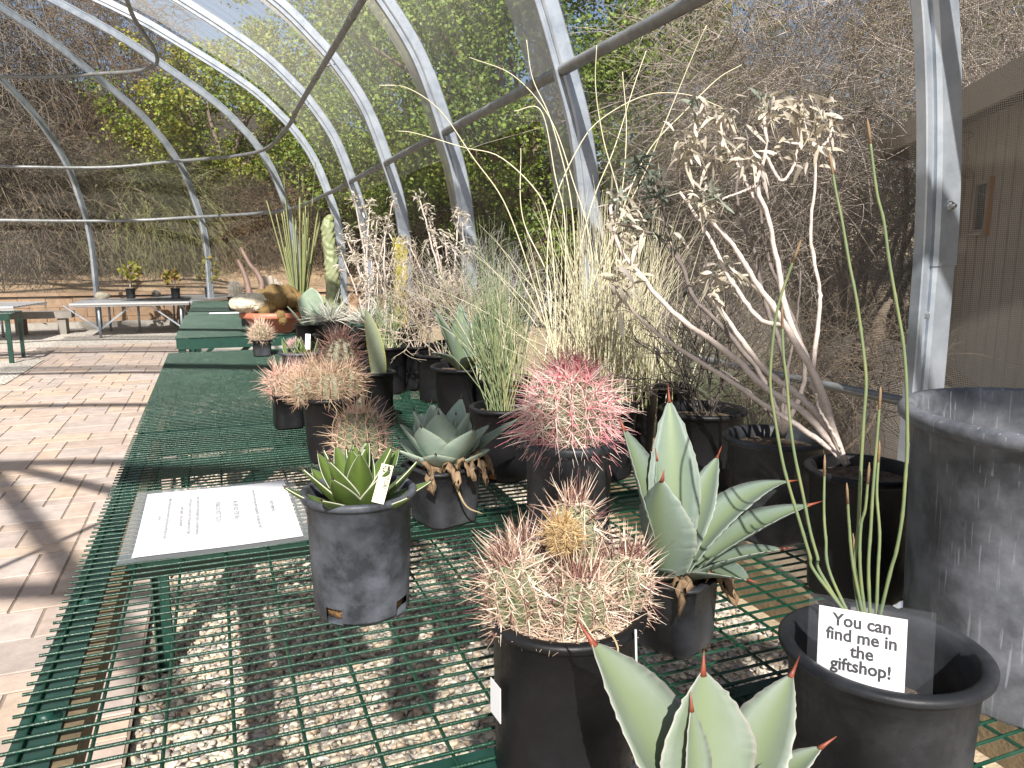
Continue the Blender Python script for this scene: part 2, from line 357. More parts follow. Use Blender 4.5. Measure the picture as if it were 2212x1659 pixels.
def sweep(mb, path, side, w, d, off=0, mi=0, bev=.15):
    """rectangular tube (bevelled) along a planar path: w across the plane, d in it, off = outward shift"""
    path = np.array(path); T = unit(np.gradient(path, axis=0)); side = np.array(side, float); nrm = unit(np.cross(T, side))
    b = bev*min(w, d); x, y = w/2, d/2
    sec = [(-x+b,-y),(x-b,-y),(x,-y+b),(x,y-b),(x-b,y),(-x+b,y),(-x,y-b),(-x,-y+b)]
    m = len(path); v = np.concatenate([[p+side*a+n*(c+off) for a, c in sec] for p, n in zip(path, nrm)])
    i, j = np.meshgrid(np.arange(m-1), np.arange(8), indexing='ij'); i = i.ravel(); j = j.ravel(); k = (j+1) % 8
    mb.add(v, [np.stack([i*8+j, i*8+k, (i+1)*8+k, (i+1)*8+j], 1), [list(range(8))[::-1]], [[(m-1)*8+q for q in range(8)]]], mi)
house = thing('shade_house', 'arched galvanised shade house with pipe purlins and see-through mesh skin', 'greenhouse')
def hoop_mesh(path, side, name='hoop'):
    mb = MB(); out = np.cross(unit(path[5]-path[4]), side); sgn = 1 if out[0]*1 > 0 else -1
    return mb, sgn
full = np.vstack([PS, np.column_stack([-16-PS[::-1, 0], PS[::-1, 1]])[1:]])
def add_hoop(path3, side, sgn, sleeve=True):
    mb = MB()
    sweep(mb, path3, side, .047, .070, 0)                     # main tube
    sweep(mb, path3, side, .020, .016, sgn*.042)              # neck of the locking channel
    sweep(mb, path3, side, .032, .018, sgn*.058)              # channel that grips the mesh
    if sleeve:
        z = path3[:, 2]; k0 = int(np.argmax(z > 2.43*S)); k1 = int(np.argmax(z > 4.9*S))
        pp = path3[k0:k1].copy(); T = unit(path3[k0]-path3[k0-1]); pp = np.vstack([path3[k0]-T*(z[k0]-2.43*S)/max(T[2], .3), pp])
        sweep(mb, pp, side, .054, .077, 0)
    return mb
for hy in HOOP_Y:
    p3 = np.column_stack([full[:, 0]*S, np.full(len(full), hy*S), full[:, 1]*S])
    h = add_hoop(p3, (0, 1, 0), 1).build('hoop', M['steel'], house, False)
    for (dx, dy, z, ax) in ((-.004, -.027, 2.72, 'y'), (-.035, -.006, 2.18, 'x'), (-.035, .006, 1.2, 'x')):
        mb = MB(); ring = [(0.0135, 0), (0.0135, .003), (.009, .003), (.009, .010), (.0045, .010), (.0045, .017), (0, .017)]
        mb.lathe(ring, 6 if True else 12)
        v = mb.v[0]; v = v[:, [0, 2, 1]]*[1, -1, 1] if ax == 'y' else v[:, [2, 1, 0]]*[-1, 1, 1]
        mb.v[0] = v + np.array([(3.44 if z < 2.4 else 3.415)*S+dx, hy*S+dy, z*S])
        mb.build('bolt', M['bolt'], h, False)
for F in FEET[:4]:
    p, d = rib_path(F); p3 = p*S; sd = np.array([-d[1], d[0], 0])
    T = unit(p3[4]-p3[3]); sg = 1 if np.dot(np.cross(T, sd), d) < 0 else -1
    add_hoop(p3, sd, sg, False).build('hoop', M['steel'], house, False)
# purlins
def aty(u, v, Y): d = ray(u, v); return np.array([0, 0, CAM_H]) + d*Y/d[1]
def purlin(x, z, zs, inset=.14, rad=.0245):
    pts = [np.array([x, y, z]) for y in (-14, -5, 2.84, 6.6, 10.3, 14.1, 17.8)]+[np.array([x, 21.0, z])]
    for F, zz in zip(FEET[:4], zs):
        F = np.array(F); d = unit(APEX-F); L = np.linalg.norm(APEX-F); o = off_z(zz)+.0; r = o*(1+(L/11.44-1)*o/11.44)+inset
        pts.append(np.array([F[0]+d[0]*r, F[1]+d[1]*r, zz]))
    mb = MB(); q = spline(pts, 160)*S; mb.tube(q, rad, 12)
    for k, y in enumerate(HOOP_Y):                            # swaged joints just past each hoop
        if y > 21: continue
        mb.tube([np.array([x, y+.55, z])*S, np.array([x, y+.75, z])*S], rad+.0025, 12)
        mb.bar(np.array([x-.05, y, z])*S, np.array([x+.30, y, z+.12])*S, .03, .006)
    return mb.build('purlin', M['pipe'], house)
purlin(3.06, 4.13, (3.85, 3.74, 3.58, 3.58))
purlin(1.98, 5.66, (5.52, 5.45, 5.18, 5.18))
p3x = aty(291, 47, 21.6*S)/S
purlin(p3x[0], p3x[2], (7.62, 7.6, 7.4, 7.4))
# low rail, sill board, unseen overhead pipes added to throw shadows on the paving
mb = MB(); mb.tube([(3.50*S, y*S, (1.69)*S) for y in (-14, 4, 12, 21.6)], .013, 10); mb.build('rail', M['pipe'], house)
mb = MB(); mb.bar((3.56*S, -7, .05), (3.56*S, 21.6*S, .05), .05, .16); mb.build('sill_board', M['wood'], house, False)
def brace_or_shadow_pipe(ga, gb, z, rad):
    a = on_z(*ga, 0.037); b = on_z(*gb, 0.037); sh = np.array([.36, 1.15, -1])*(z-.037)
    mb = MB(); d = (b-a)*.35; mb.tube([a-sh-d*.4, b-sh+d], rad, 10); mb.build('brace_or_shadow_pipe', M['pipe'], house)
brace_or_shadow_pipe((0, 1040), (230, 1330), 8.6*S, .046)
brace_or_shadow_pipe((0, 1003), (290, 1072), 6.6*S, .036)
brace_or_shadow_pipe((0, 1226), (285, 1098), 4.0*S, .016)
# mesh skin
def skin(name, paths, m):
    mb = MB(); n = len(paths[0]); v = np.concatenate(paths); i, j = np.meshgrid(np.arange(len(paths)-1), np.arange(n-1), indexing='ij'); i = i.ravel(); j = j.ravel()
    mb.add(v, np.stack([i*n+j, (i+1)*n+j, (i+1)*n+j+1, i*n+j+1], 1)); return mb.build(name, m, house)
OUT = .15
def outset(p2):
    T = unit(np.gradient(p2, axis=0)); return p2 + np.stack([T[:, 1], -T[:, 0]], 1)*OUT
fo = outset(full); ktop = int(np.argmax(full[:, 1] > 3.75)); hi_part = fo[ktop:len(fo)-ktop]; lo_part = fo[:ktop+1]
ys = np.linspace(-12.16, 21.6, 28)
# the mesh sags a little between the hoops
def sag(p2, y): 
    k = (y-2.84)/3.75; s = math.sin(math.pi*(k-math.floor(k)))**2*.07; c = np.array([-8, 3.]); d = unit(c-p2); return p2 + d*s
kap = len(hi_part)//2
for part_, m_, yy in ((hi_part[:kap+1], 'roof_hazy', ys[ys > 6.4]), (hi_part[:kap+1], 'roof_clear', np.append(ys[ys <= 6.4], ys[ys > 6.4][0])), (hi_part[kap:], 'roof_clear', ys)):
    skin('roof_mesh', [np.column_stack([(q := sag(part_, y))[:, 0]*S, np.full(len(q), y*S), q[:, 1]*S]) for y in yy], M[m_])
for hy in HOOP_Y[6:-1]:                                        # added pale strips imitating sunlit haze past each hoop
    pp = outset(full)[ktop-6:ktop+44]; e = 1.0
    skin('haze_strip', [np.column_stack([(q := sag(pp, y))[:, 0]*S-.012, np.full(len(q), y*S), q[:, 1]*S-.012]) for y in np.linspace(hy+.12, hy+e, 4)], M['hoop_haze'])
skin('wall_screen', [np.column_stack([lo_part[:, 0]*S, np.full(len(lo_part), y*S), lo_part[:, 1]*S]) for y in np.concatenate([[6.59], ys[ys > 6.7]])], M['screen'])
def woven(y0, y1, pitch, wth):
    mb = MB(); L_ = np.concatenate([[0], np.cumsum(np.linalg.norm(np.diff(lo_part, axis=0), axis=1))])*S; n = int(L_[-1]/pitch); s_ = np.arange(1, n)*pitch
    px_ = np.interp(s_, L_, lo_part[:, 0])*S; pz_ = np.interp(s_, L_, lo_part[:, 1])*S; h = wth/2; k = np.arange(len(s_))*4
    v = np.stack([np.stack([px_, np.full(len(s_), a), pz_+b], 1) for a, b in ((y0, -h), (y1, -h), (y1, h), (y0, h))], 1).reshape(-1, 3)
    mb.add(v, np.stack([k, k+1, k+2, k+3], 1)); yy = np.arange(y0, y1, pitch); m = len(lo_part); i, j = np.meshgrid(np.arange(len(yy)), np.arange(m-1), indexing='ij'); i = i.ravel(); j = j.ravel(); b = i*2*m
    v = np.concatenate([np.concatenate([np.column_stack([lo_part[:, 0]*S-.0004, np.full(m, y+d), lo_part[:, 1]*S]) for d in (-h, h)]) for y in yy])
    mb.add(v, np.stack([b+j, b+j+1, b+m+j+1, b+m+j], 1)); return mb.build('wall_screen', M['thread'], house, False)
woven(.10, 6.58*S, .0048, .00105)
def rib_out(F):
    p, d = rib_path(F); T = unit(np.gradient(p, axis=0)); k = np.array([-d[1], d[0], 0]); o = np.cross(T, k); o *= np.sign(-(o@d))[:, None]
    return (p+o*OUT)*S
allF = [(3.44, 21.6)]+FEET[:4]; rp = [rib_out(F) for F in allF]; dense = []
for a, b in zip(rp[:-1], rp[1:]):
    for t in np.linspace(0, 1, 5)[:-1]: dense.append(a*(1-t)+b*t)
dense.append(rp[-1]); kk = int(np.argmax(PS[:, 1] > 3.75))
skin('roof_mesh', [d[kk:] for d in dense], M['roof_clear']); skin('wall_screen', [d[:kk+1] for d in dense], M['screen'])

# ------------------------------------------------------------------ end wall, bank, hills
def dirpt(u, dist): a = math.radians(YAW)+math.atan((u-1106)/F_PX); return np.array([math.sin(a)*dist, math.cos(a)*dist])
rw = thing('retaining_wall', 'low tan block retaining wall at the foot of the dirt bank', 'wall', (0, 14.75, 0))
mb = MB(); cap = MB()
for c in range(3):
    x = -13 + (c % 2)*.2
    while x < 4.5:
        L = .40; mb.box((x+L/2, rng.uniform(-.012, .012), .085+.165*c), (L-.008, .24, .160)); x += L
mb.build('blocks', M['block'], rw, False)
cap.box((-4.2, -.02, .55), (17.6, .30, .05)); cap.build('cap', M['block'], rw, False)
ft = MB(); ft.box((-4.2, -.22, .035), (17.6, .18, .11)); ft.build('footing', M['concrete'], rw, False)
def bankz(X, Y):
    t = Y-14.85; z = .50 + np.clip(t, 0, 1.7)*.26 + np.clip(t-1.7, 0, 40)*.36
    return np.maximum(z + wob(X, Y, 1.1, .05)*np.clip(t, 0, 1), -.02)
sheet('dirt_bank', -30, 5.2, 14.83, 19.5, 0, M['bank'], 110, 30, bankz)
sheet('hills', -60, 60, 19.4, 70, 0, M['hill'], 90, 40, lambda X, Y: bankz(X, np.minimum(Y, 34))*np.clip((9-X)/6+.25, .25, 1)-.05 + wob(X, Y, .5, .35))

# ------------------------------------------------------------------ trees and brush
def limb(mb, a, b, r0, r1, k=7, j=.12):
    a = np.array(a, float); b = np.array(b, float); L = np.linalg.norm(b-a); t = np.linspace(0, 1, k)[:, None]
    p = a+(b-a)*t + rng.normal(0, j*L/k, (k, 3))*np.sin(t*math.pi); p[:, 2] += .08*L*np.sin(t[:, 0]*math.pi)
    mb.tube(p, np.linspace(r0, r1, k), 7); return p
def leafy_tree(label, x, y, z0, th, cc, rad, nclump, nleaf, size, pal, lo=-1.0):
    t = thing('tree', label, 'tree', (x, y, z0), 0, 'leafy green trees outside the shade house')
    tr = MB(); limb(tr, (0, 0, -.3), (rng.normal(0, .1), 0, th), .17, .12)
    cc = np.array(cc); rad = np.array(rad)
    d = rand_dirs(nclump*3); d = d[d[:, 2] > lo][:nclump]; rr = rng.uniform(.25, 1.0, (len(d), 1))**.55
    cl = cc + d*rad*rr*(1+.22*np.sin(d[:, :1]*5+d[:, 2:]*7))
    for c in cl[::max(1, len(cl)//16)]:
        p = limb(tr, (0, 0, th*rng.uniform(.75, 1)), c, .07, .012)
    tr.build('trunk', M['bark'], t)
    n = len(cl)*nleaf; cidx = np.repeat(np.arange(len(cl)), nleaf); crad = rng.uniform(.20, .42, len(cl))*rad.mean()/2.4
    pos = cl[cidx] + rng.normal(size=(n, 3))*crad[cidx][:, None]*[.62, .62, .45]
    dr = unit(rng.normal(size=(n, 3))*[1, 1, .6]+[0, 0, -.55]); nr = unit(rng.normal(size=(n, 3))+[0, -.4, .9])
    L = rng.uniform(.75, 1.25, n)*size; pal = np.array(pal); ck = rng.integers(len(pal), size=len(cl))
    col = np.where(rng.random((n, 1)) < .7, pal[ck[cidx]], pal[rng.integers(len(pal), size=n)])*rng.uniform(.75, 1.25, (n, 1))
    v, f = leaf_quads(pos, dr, nr, L, L*.85, .1)
    mb = MB(); mb.add(v, f, 0, np.repeat(col, 4, 0)); mb.build('crown', M['leaf_green'], t, False)
    return t
G1 = [(.19,.27,.04), (.145,.215,.03), (.095,.15,.024), (.25,.285,.05)]
G2 = [(.24,.28,.03), (.17,.23,.025), (.28,.26,.04), (.12,.17,.022)]
G3 = [(.18,.23,.03), (.25,.23,.04), (.21,.16,.04), (.10,.15,.022)]
x, y = dirpt(1160, 11.5); leafy_tree('broad leafy green tree filling the view behind the middle hoops', x, y, 0, 1.6, (0, 0, 3.7), (2.6, 2.4, 3.1), 260, 300, .058, G1)
x, y = dirpt(880, 15.5); leafy_tree('dense dark green tree behind the far purlin, above the tall cactus column', x, y, .3, 2.0, (0, 0, 3.9), (2.7, 2.4, 3.4), 240, 230, .066, G1)
x, y = dirpt(500, 19); leafy_tree('bright yellow-green tree with sky gaps over the far curved end', x, y, 1.6, 1.3, (0, 0, 2.7), (2.5, 2.2, 2.0), 105, 190, .075, G2)
x, y = dirpt(1395, 13.5); leafy_tree('yellowing leafy tree behind the tall straw grass', x, y, .2, 1.4, (0, 0, 3.3), (2.2, 2.2, 2.9), 150, 190, .062, G3)
x, y = dirpt(680, 24); leafy_tree('pale green tall tree farthest beyond the bank', x, y, 3.0, 2.0, (0, 0, 3.6), (3.4, 2.6, 2.6), 60, 80, .11, G2)
x, y = dirpt(2300, 12); leafy_tree('olive green tree above the roof of the taupe shed', x, y, .2, 2.4, (0, 0, 4.2), (2.6, 2.6, 2.6), 120, 80, .07, G3)

def twig_bush(name, label, cat, x, y, z0, cc, rad, n, ln, r, m, droop=.5, curl=.5, group=None, leaves=0, lpal=None, stems=9, lsize=.03, flat=.8):
    t = thing(name, label, cat, (x, y, z0), 0, group); cc = np.array(cc); rad = np.array(rad)
    st = MB()
    for k in range(stems):
        d = rand_dirs(1)[0]; d[2] = abs(d[2])*.8; limb(st, rng.normal(0, .12, 3)*[1, 1, 0]+[0, 0, -.15], cc+d*rad*.8, r*rng.uniform(5, 9), r*1.5, 9, .35)
    st.build('trunk', M['bark'], t)
    d = rand_dirs(n); p0 = cc + d*rad*(rng.uniform(.05, 1, (n, 1))**.45); dr = unit(rng.normal(size=(n, 3))*[1, 1, flat]+d*.5)
    K = 7; tt = np.linspace(0, 1, K); L = rng.uniform(.5, 1.3, n)*ln
    b1 = rng.normal(size=(n, 3))*curl*L[:, None]; b2 = rng.normal(size=(n, 3))*curl*.7*L[:, None]; b1[:, 2] -= droop*L
    P = p0[:, None]+dr[:, None]*(L[:, None]*tt)[..., None]+b1[:, None]*(tt**2)[None, :, None]+b2[:, None]*(np.sin(tt*5)*tt)[None, :, None]*.4
    rr = (rng.uniform(.6, 1.5, (n, 1))*r)*(1-.75*tt)[None]
    v, f = tubes(P, rr, 3); mb = MB(); mb.add(v, f); mb.build('twigs', m, t)
    if leaves:
        k = rng.integers(n, size=leaves); q = P[k, rng.integers(2, K, size=leaves)]; Ls = rng.uniform(.6, 1.3, leaves)*lsize
        col = np.array(lpal)[rng.integers(len(lpal), size=leaves)]*rng.uniform(.7, 1.3, (leaves, 1))
        v, f = leaf_quads(q, rand_dirs(leaves), rand_dirs(leaves), Ls, Ls*.5); mb = MB(); mb.add(v, f, 0, np.repeat(col, 4, 0)); mb.build('foliage', M['leaf_brown'], t, False)
    return t
M['brush_grey'] = mat('grey_brush_twig', (.23,.195,.165), .9, noise=(.12,.10,.085), nscale=1.2)
M['brush_olive'] = mat('olive_brush_twig', (.25,.26,.10), .9, noise=(.15,.15,.06), nscale=3)
M['brush_rust'] = mat('rusty_brush_twig', (.20,.125,.07), .9, noise=(.10,.07,.04), nscale=1.2)
BR = [(.14,.105,.06), (.10,.085,.05), (.09,.10,.045), (.17,.12,.06)]
x, y = dirpt(1850, 8.6)
twig_bush('bare_tree', 'huge tangle of bare grey-brown twigs behind the pale stemmed shrub', 'tree', x, y, .1, (0, .3, 2.7), (2.35, 1.9, 2.3), 7000, .72, .0042, M['twig'], .25, .5, None, 900, [(.20,.17,.06),(.12,.12,.04)], 14, .022)
x, y = dirpt(2450, 12.0)
twig_bush('bare_tree', 'bare twiggy tree rising over the shed roof', 'tree', x, y, .1, (0, 0, 3.6), (2.6, 2.2, 2.1), 4500, .8, .0048, M['twig'], .2, .4, None, 5000, [(.10,.13,.04),(.14,.13,.05)], 10, .05)
x, y = dirpt(1640, 12.5)
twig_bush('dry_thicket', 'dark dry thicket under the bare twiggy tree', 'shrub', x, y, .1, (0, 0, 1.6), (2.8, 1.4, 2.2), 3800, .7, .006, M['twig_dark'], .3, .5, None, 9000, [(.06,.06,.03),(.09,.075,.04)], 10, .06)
GL = 'brown brush on the bank beyond the end wall'
for (u, dist, z0, zc, rx, rz, n, lb, pal) in (
    (40, 17.0, .75, 1.2, 2.3, 1.55, 6500, 'brown straggly brush hanging over the bank at the far left', BR),
    (-90, 20.5, 1.6, 3.6, 2.6, 3.2, 4600, 'tall rust-brown dry tree at the far left edge', BR),
    (250, 21.5, 2.0, 3.2, 2.6, 3.0, 4600, 'dark brown tree behind the second end hoop', BR),
    (330, 16.9, .8, 1.25, 1.3, .95, 3600, 'olive wispy bush on the bank above the saplings', [(.13,.14,.055),(.10,.11,.05),(.16,.155,.07)]),
    (560, 17.4, .75, 1.0, 2.0, .95, 4200, 'grey-brown low brush on the bank above the third sapling', BR),
    (830, 17.5, .4, 1.5, 2.2, 1.6, 3600, 'shaded brush behind the tall cactus column', BR),
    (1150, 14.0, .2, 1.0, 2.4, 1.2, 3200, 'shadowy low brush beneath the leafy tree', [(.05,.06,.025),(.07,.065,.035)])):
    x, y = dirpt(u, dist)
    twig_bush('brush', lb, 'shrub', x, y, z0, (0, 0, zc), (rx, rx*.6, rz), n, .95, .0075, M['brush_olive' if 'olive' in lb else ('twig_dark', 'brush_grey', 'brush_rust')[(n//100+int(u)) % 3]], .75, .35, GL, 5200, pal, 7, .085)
# background mass that closes the gaps low down, far behind everything
leafy_tree('unseen big tree added outside the left wall to shade the brush', -10.6, 9.5, 0, 4.5, (5.4, .8, 8.6), (5.6, 2.6, 1.7), 80, 100, .10, G3)  # crown added above the frame to dapple the bank brush with shade
def far_wood():
    n = 26000; a = rng.uniform(-.75, 1.35, n); dd = rng.uniform(27, 36, n); z = rng.uniform(0, 1, n)**1.1*np.where(a > .75, 6.5, 5.0)+np.clip((dd-20)*.12, 0, 3)
    z = z*(1+.25*np.sin(a*9)+.2*np.sin(a*23+1))*np.where((a > -.12) & (a < .45), .62, 1)
    p = np.stack([np.sin(a)*dd, np.cos(a)*dd, z], 1); L = rng.uniform(.25, .6, n); pal = np.array([(.09,.11,.04), (.12,.125,.055), (.12,.10,.06), (.07,.085,.035)])
    v, f = leaf_quads(p, rand_dirs(n), unit(rng.normal(size=(n, 3))+[0, -1, .3]), L, L*.8); mb = MB()
    mb.add(v, f, 0, np.repeat(pal[rng.integers(4, size=n)]*rng.uniform(.7, 1.3, (n, 1)), 4, 0))
    return tag(mb.build('far_woods', M['leaf_brown'], None, False), None, None, None, 'stuff')
far_wood()

# ------------------------------------------------------------------ shed at the right
def camxz(u, v, depth): d = ray(u, v); return np.array([0, 0, CAM_H]) + d*depth/(d@_fw)
A = camxz(1930, 322, 6.9); B = camxz(2212, 195, 4.36); ez = (A[2]+B[2])/2
dv = unit(np.array([B[0]-A[0], B[1]-A[1], 0])); nv = np.array([dv[1], -dv[0], 0]); nv = nv if nv[0] < 0 else -nv   # faces the shade house
ang = math.atan2(dv[1], dv[0])
shed = thing('shed', 'taupe board-sided shed with deep eave behind the screen at right', 'shed', (A[0], A[1], 0), ang)
yb = -1.0 if (np.array([-math.sin(ang), math.cos(ang), 0])@nv) > 0 else 1.0   # local y of "behind the wall"
wl = MB(); Lw = 7.0; wl.box((Lw/2+.28, yb*(1.6+.34), 1.05), (Lw, 3.2, 2.4))
for k in range(38): wl.box((.3+k*.18, yb*.336, 1.05), (.012, .012, 2.38))
wl.build('wall', M['siding'], shed, False)
ea = MB(); ea.box((Lw/2, yb*1.9, ez+.11), (Lw+.5, 4.0, .05)); ea.build('roof', M['roof'], shed, False)
fa = MB(); fa.box((Lw/2, yb*-.115, ez+.03), (Lw+.5, .03, .19)); fa.box((-.265, yb*1.9, ez+.03), (.03, 4.0, .19)); fa.build('fascia', M['eave'], shed, False)
wi = thing('window', None, None, (1.28, yb*.33, 1.55)); wi.scale = (.36, 1, .5); wi.parent = shed
f_ = MB(); f_.box((0, 0, .36), (.62, .05, .05)); f_.box((0, 0, -.36), (.62, .05, .05)); f_.box((-.31, 0, 0), (.05, .05, .77)); f_.box((.31, 0, 0), (.05, .05, .77)); f_.build('frame', M['eave'], wi, False); s_ = MB(); s_.box((0, 0, -.40), (.70, .09, .04)); s_.build('sill', M['concrete'], wi, False); s_ = MB(); s_.box((.37, 0, 0), (.07, .04, .84)); s_.build('side_trim', M['orange'], wi, False)
g_ = MB(); g_.box((0, .005, 0), (.58, .02, .70)); g_.build('pane', M['glass'], wi, False)

# ------------------------------------------------------------------ outside clutter near the screen
def rock(name, label, cat, x, y, z, size, m, sq=.7, group=None):
    v, f = ico(3); q = rand_dirs(9)
    for d in q: dd = v@d; c = rng.uniform(.6, .9); v = v-np.clip(dd-c, 0, None)[:, None]*d
    v = v*(1+rng.normal(0, .012, (len(v), 1)))*np.array(size)*[1, 1, sq]; mb = MB(); mb.add(v+[0, 0, size[2]*sq*.6], f)
    return tag(mb.build(name, m, None, True, (x, y, z)), label, cat, group)
M['rock'] = mat('tan_rock', (.36,.29,.21), .9, noise=(.22,.18,.14), nscale=6, bump=.5, bscale=14, bdist=.03)
M['rock_dark'] = mat('dark_rock', (.12,.105,.09), .9, noise=(.07,.06,.055), nscale=5, bump=.5, bscale=14, bdist=.03)
x, y = dirpt(1870, 4.3); rock('dark_mound', 'dark rounded mound standing for dark soil and shade beside the post', 'rock', x, y, .1, (.42, .5, .62), M['rock_dark'])  # dark mounds put in for the dark soil and shade behind the screen
x, y = dirpt(1790, 4.6); rock('dark_mound', 'dark broad mound standing for dark soil and shade below the twigs', 'rock', x, y, .05, (.5, .4, .5), M['rock_dark'])
lg = MB(); a_ = at(1868, 790, 4.0); b_ = at(1905, 690, 4.1); limb(lg, a_, b_, .05, .03, 8, .25); limb(lg, a_, at(1850, 740, 4.05), .035, .012, 6, .3); limb(lg, b_, at(1925, 650, 4.2), .025, .012, 6, .3)
tag(lg.build('log', M['bark']), 'broken grey branch propped on dark mounds behind the screen', 'log')
def grass_tuft(name, label, cat, loc, n, h, spread, r, m, lean=.35, group=None, col=None):
    th = rng.uniform(0, 6.28, n); ls = rng.uniform(0, 1, n)**.7*lean; L = rng.uniform(.55, 1, n)*h
    base = np.stack([np.cos(th)*spread*rng.uniform(0, 1, n), np.sin(th)*spread*rng.uniform(0, 1, n), np.zeros(n)], 1)
    d = unit(np.stack([np.cos(th)*ls, np.sin(th)*ls, np.ones(n)], 1)); bend = np.stack([np.cos(th), np.sin(th), -.5*np.ones(n)], 1)*(L*ls*.5)[:, None]
    v, f = spikes(base, d, L, np.full(n, r), bend, r*.15, 6); mb = MB(); mb.add(v, f)
    return tag(mb.build(name, m, None, True, loc), label, cat, group)
M['yucca'] = mat('grey_green_blade', (.10,.135,.075), .55, noise=(.17,.18,.10), nscale=9)
M['drygrass'] = mat('dry_grass', (.38,.30,.18), .85, noise=(.28,.21,.12), nscale=9)
for (u, dist, h, lb) in ((1655, 4.2, .95, 'spiky green yucca behind the pale stemmed shrub'), (1455, 4.9, .8, 'pale green spiky tuft behind the dark twiggy shrub'), (1540, 5.4, .75, 'greyish spiky tuft farther out on the sand')):
    x, y = dirpt(u, dist); grass_tuft('yucca', lb, 'plant', (x, y, .12), 190, h, .07, .006, M['yucca'], 1.0, 'spiky tufts on the sand outside')
x, y = dirpt(1800, 3.7); twig_bush('dry_shrub', 'low pale dry bush right behind the screen rail', 'shrub', x, y, .1, (0, 0, .62), (.55, .35, .22), 900, .22, .0018, M['twig_dark'], .1, .4, 'dry bushes outside the screen', 0, None, 4)
for k, (u, dist) in enumerate(((1360, 5.2), (1420, 6.5), (1500, 7.2), (1330, 7.4), (1580, 6.2))):
    x, y = dirpt(u, dist); twig_bush('dry_shrub', ['low dry bush on sand just left of the spiky tuft', 'brown dry bush beyond the black pot of dark twigs', 'small dry bush far out on the sand', 'leafless bush beside the second hoop', 'dry bush below the bare tree'][k], 'shrub', x, y, .1, (0, 0, .35), (.55, .45, .35), 900, .3, .0022, M['twig'], .2, .4, 'dry bushes outside the screen', 700, BR, 4, .025)
mb = MB(); hp = [on_z(u, v, .06) for u, v in ((1600, 905), (1680, 925), (1730, 922), (1780, 940), (1830, 946), (1880, 935), (1925, 938))]
mb.tube(spline(hp, 40), .012, 8); tag(mb.build('garden_hose', mat('faded_hose', (.42, .22, .15), .6)), 'faded pink garden hose lying on the sand behind the pots', 'hose')
# ================================================================== BENCHES
def bench(label, x0, x1, y0, y1, top, pitch, wp, front=.10, legs=True, detail=True, grp='green mesh display benches'):
    b = thing('mesh_bench', label, 'bench', (x0, y0, 0), 0, grp); W = x1-x0; L = y1-y0; r = .0020
    mb = MB(); n = int(L/pitch); ys_ = np.linspace(.01, L-.01, n+1)
    P = np.stack([np.stack([np.linspace(-.006, W+.006, 9), np.full(9, y), np.full(9, top-r)+0*rng.normal(0, .0006, 9)], 1) for y in ys_])
    v, f = tubes(P, np.full(P.shape[:2], r), 6); mb.add(v, f)
    m = int(W/wp); xs_ = np.linspace(.012, W-.012, m+1)
    P = np.stack([np.stack([np.full(9, x), np.linspace(0, L, 9), np.full(9, top-3*r+.0008)], 1) for x in xs_])
    v, f = tubes(P, np.full(P.shape[:2], r*1.05), 6); mb.add(v, f); mb.build('mesh_top', M['wire'], b)
    fr = MB(); zt = top-4*r-.001; th = .006; w_ = .042
    for x in (w_/2, W-w_/2): fr.box((x, L/2, zt-th/2), (w_, L, th))
    fr.box((.003, L/2, zt-.030), (.006, L, .048)); fr.box((W-.003, L/2, zt-.030), (.006, L, .048))
    for y in (w_/2, L-w_/2):
        fr.box((W/2, y, zt-th/2-.0005), (W-2*w_, w_, th))
    for y in (.003, L-.003): fr.box((W/2, y, zt-.033), (W-.014, .006, .054))
    fr.build('frame', M['bench'], b, False)
    for y in (front+.24-.1, L*.5, L-.30):
        c = MB(); c.box((W/2, y, zt-.005), (W-.015, .046, .006)); c.box((W/2, y+.023, zt-.028), (W-.015, .005, .04)); c.build('crossbar', M['bench'], b, False)
    if detail:
        wd = MB(); wd.box((w_+.010, L/2, zt-.022), (.020, L-.02, .036)); wd.build('rail_shade_strip', M['wood'], b, False)  # brown strip standing for the shadowed inner side of the rail
    for x in (.03, W-.03):
        for y in (.03, L-.03):
            l = MB(); sx = 1 if x < W/2 else -1; sy = 1 if y < L/2 else -1
            l.box((x, y-sy*.019, zt/2-.01), (.042, .004, zt-.02)); l.box((x-sx*.019, y+sy*.002, zt/2-.01), (.004, .038, zt-.02)); l.build('leg', M['bench'], b, False)
            if detail:
                l = MB(); l.bar((x+sx*.03, y, zt*.45), (x+sx*.40, y, zt-.03), .03, .005, up=(0, 1, 0)); l.build('brace_or_shadow_pipe', M['bench'], b, False)
    for y in np.arange(.18, L, .30):
        bo = MB(); bo.lathe([(0.016, 0), (.016, .002), (.008, .002), (.008, .006), (0, .006)], 10, (.024, y, zt)); bo.build('bolt', M['bench'], b)
    return b
BX0, BX1 = -.455*S, 2.09*S
bench('nearest green mesh bench carrying the gift shop sign and paper notice', BX0, BX1, .82*S, 4.70*S, TZ, .0226, .0675)
bench('second green mesh bench with the cereus and grass pots', BX0, BX1, 4.74*S, 8.62*S, TZ, .0226, .0675)
bench('third green mesh bench under the terracotta bowl', BX0, BX1, 10.15*S, 14.05*S, TZ, .0226, .0675)
bench('farthest green mesh bench of the row, its left edge beside a white label', BX0+.02, BX1, 14.1*S, 18.3*S, TZ, .0226, .0675, detail=False)
a_ = on_z(34, 674, 1.2*S)
bench('green mesh bench alone at the left edge on white gravel', a_[0]-1.25, a_[0], a_[1]-.30, a_[1]+.30, 1.2*S, .0226, .0675, detail=False)

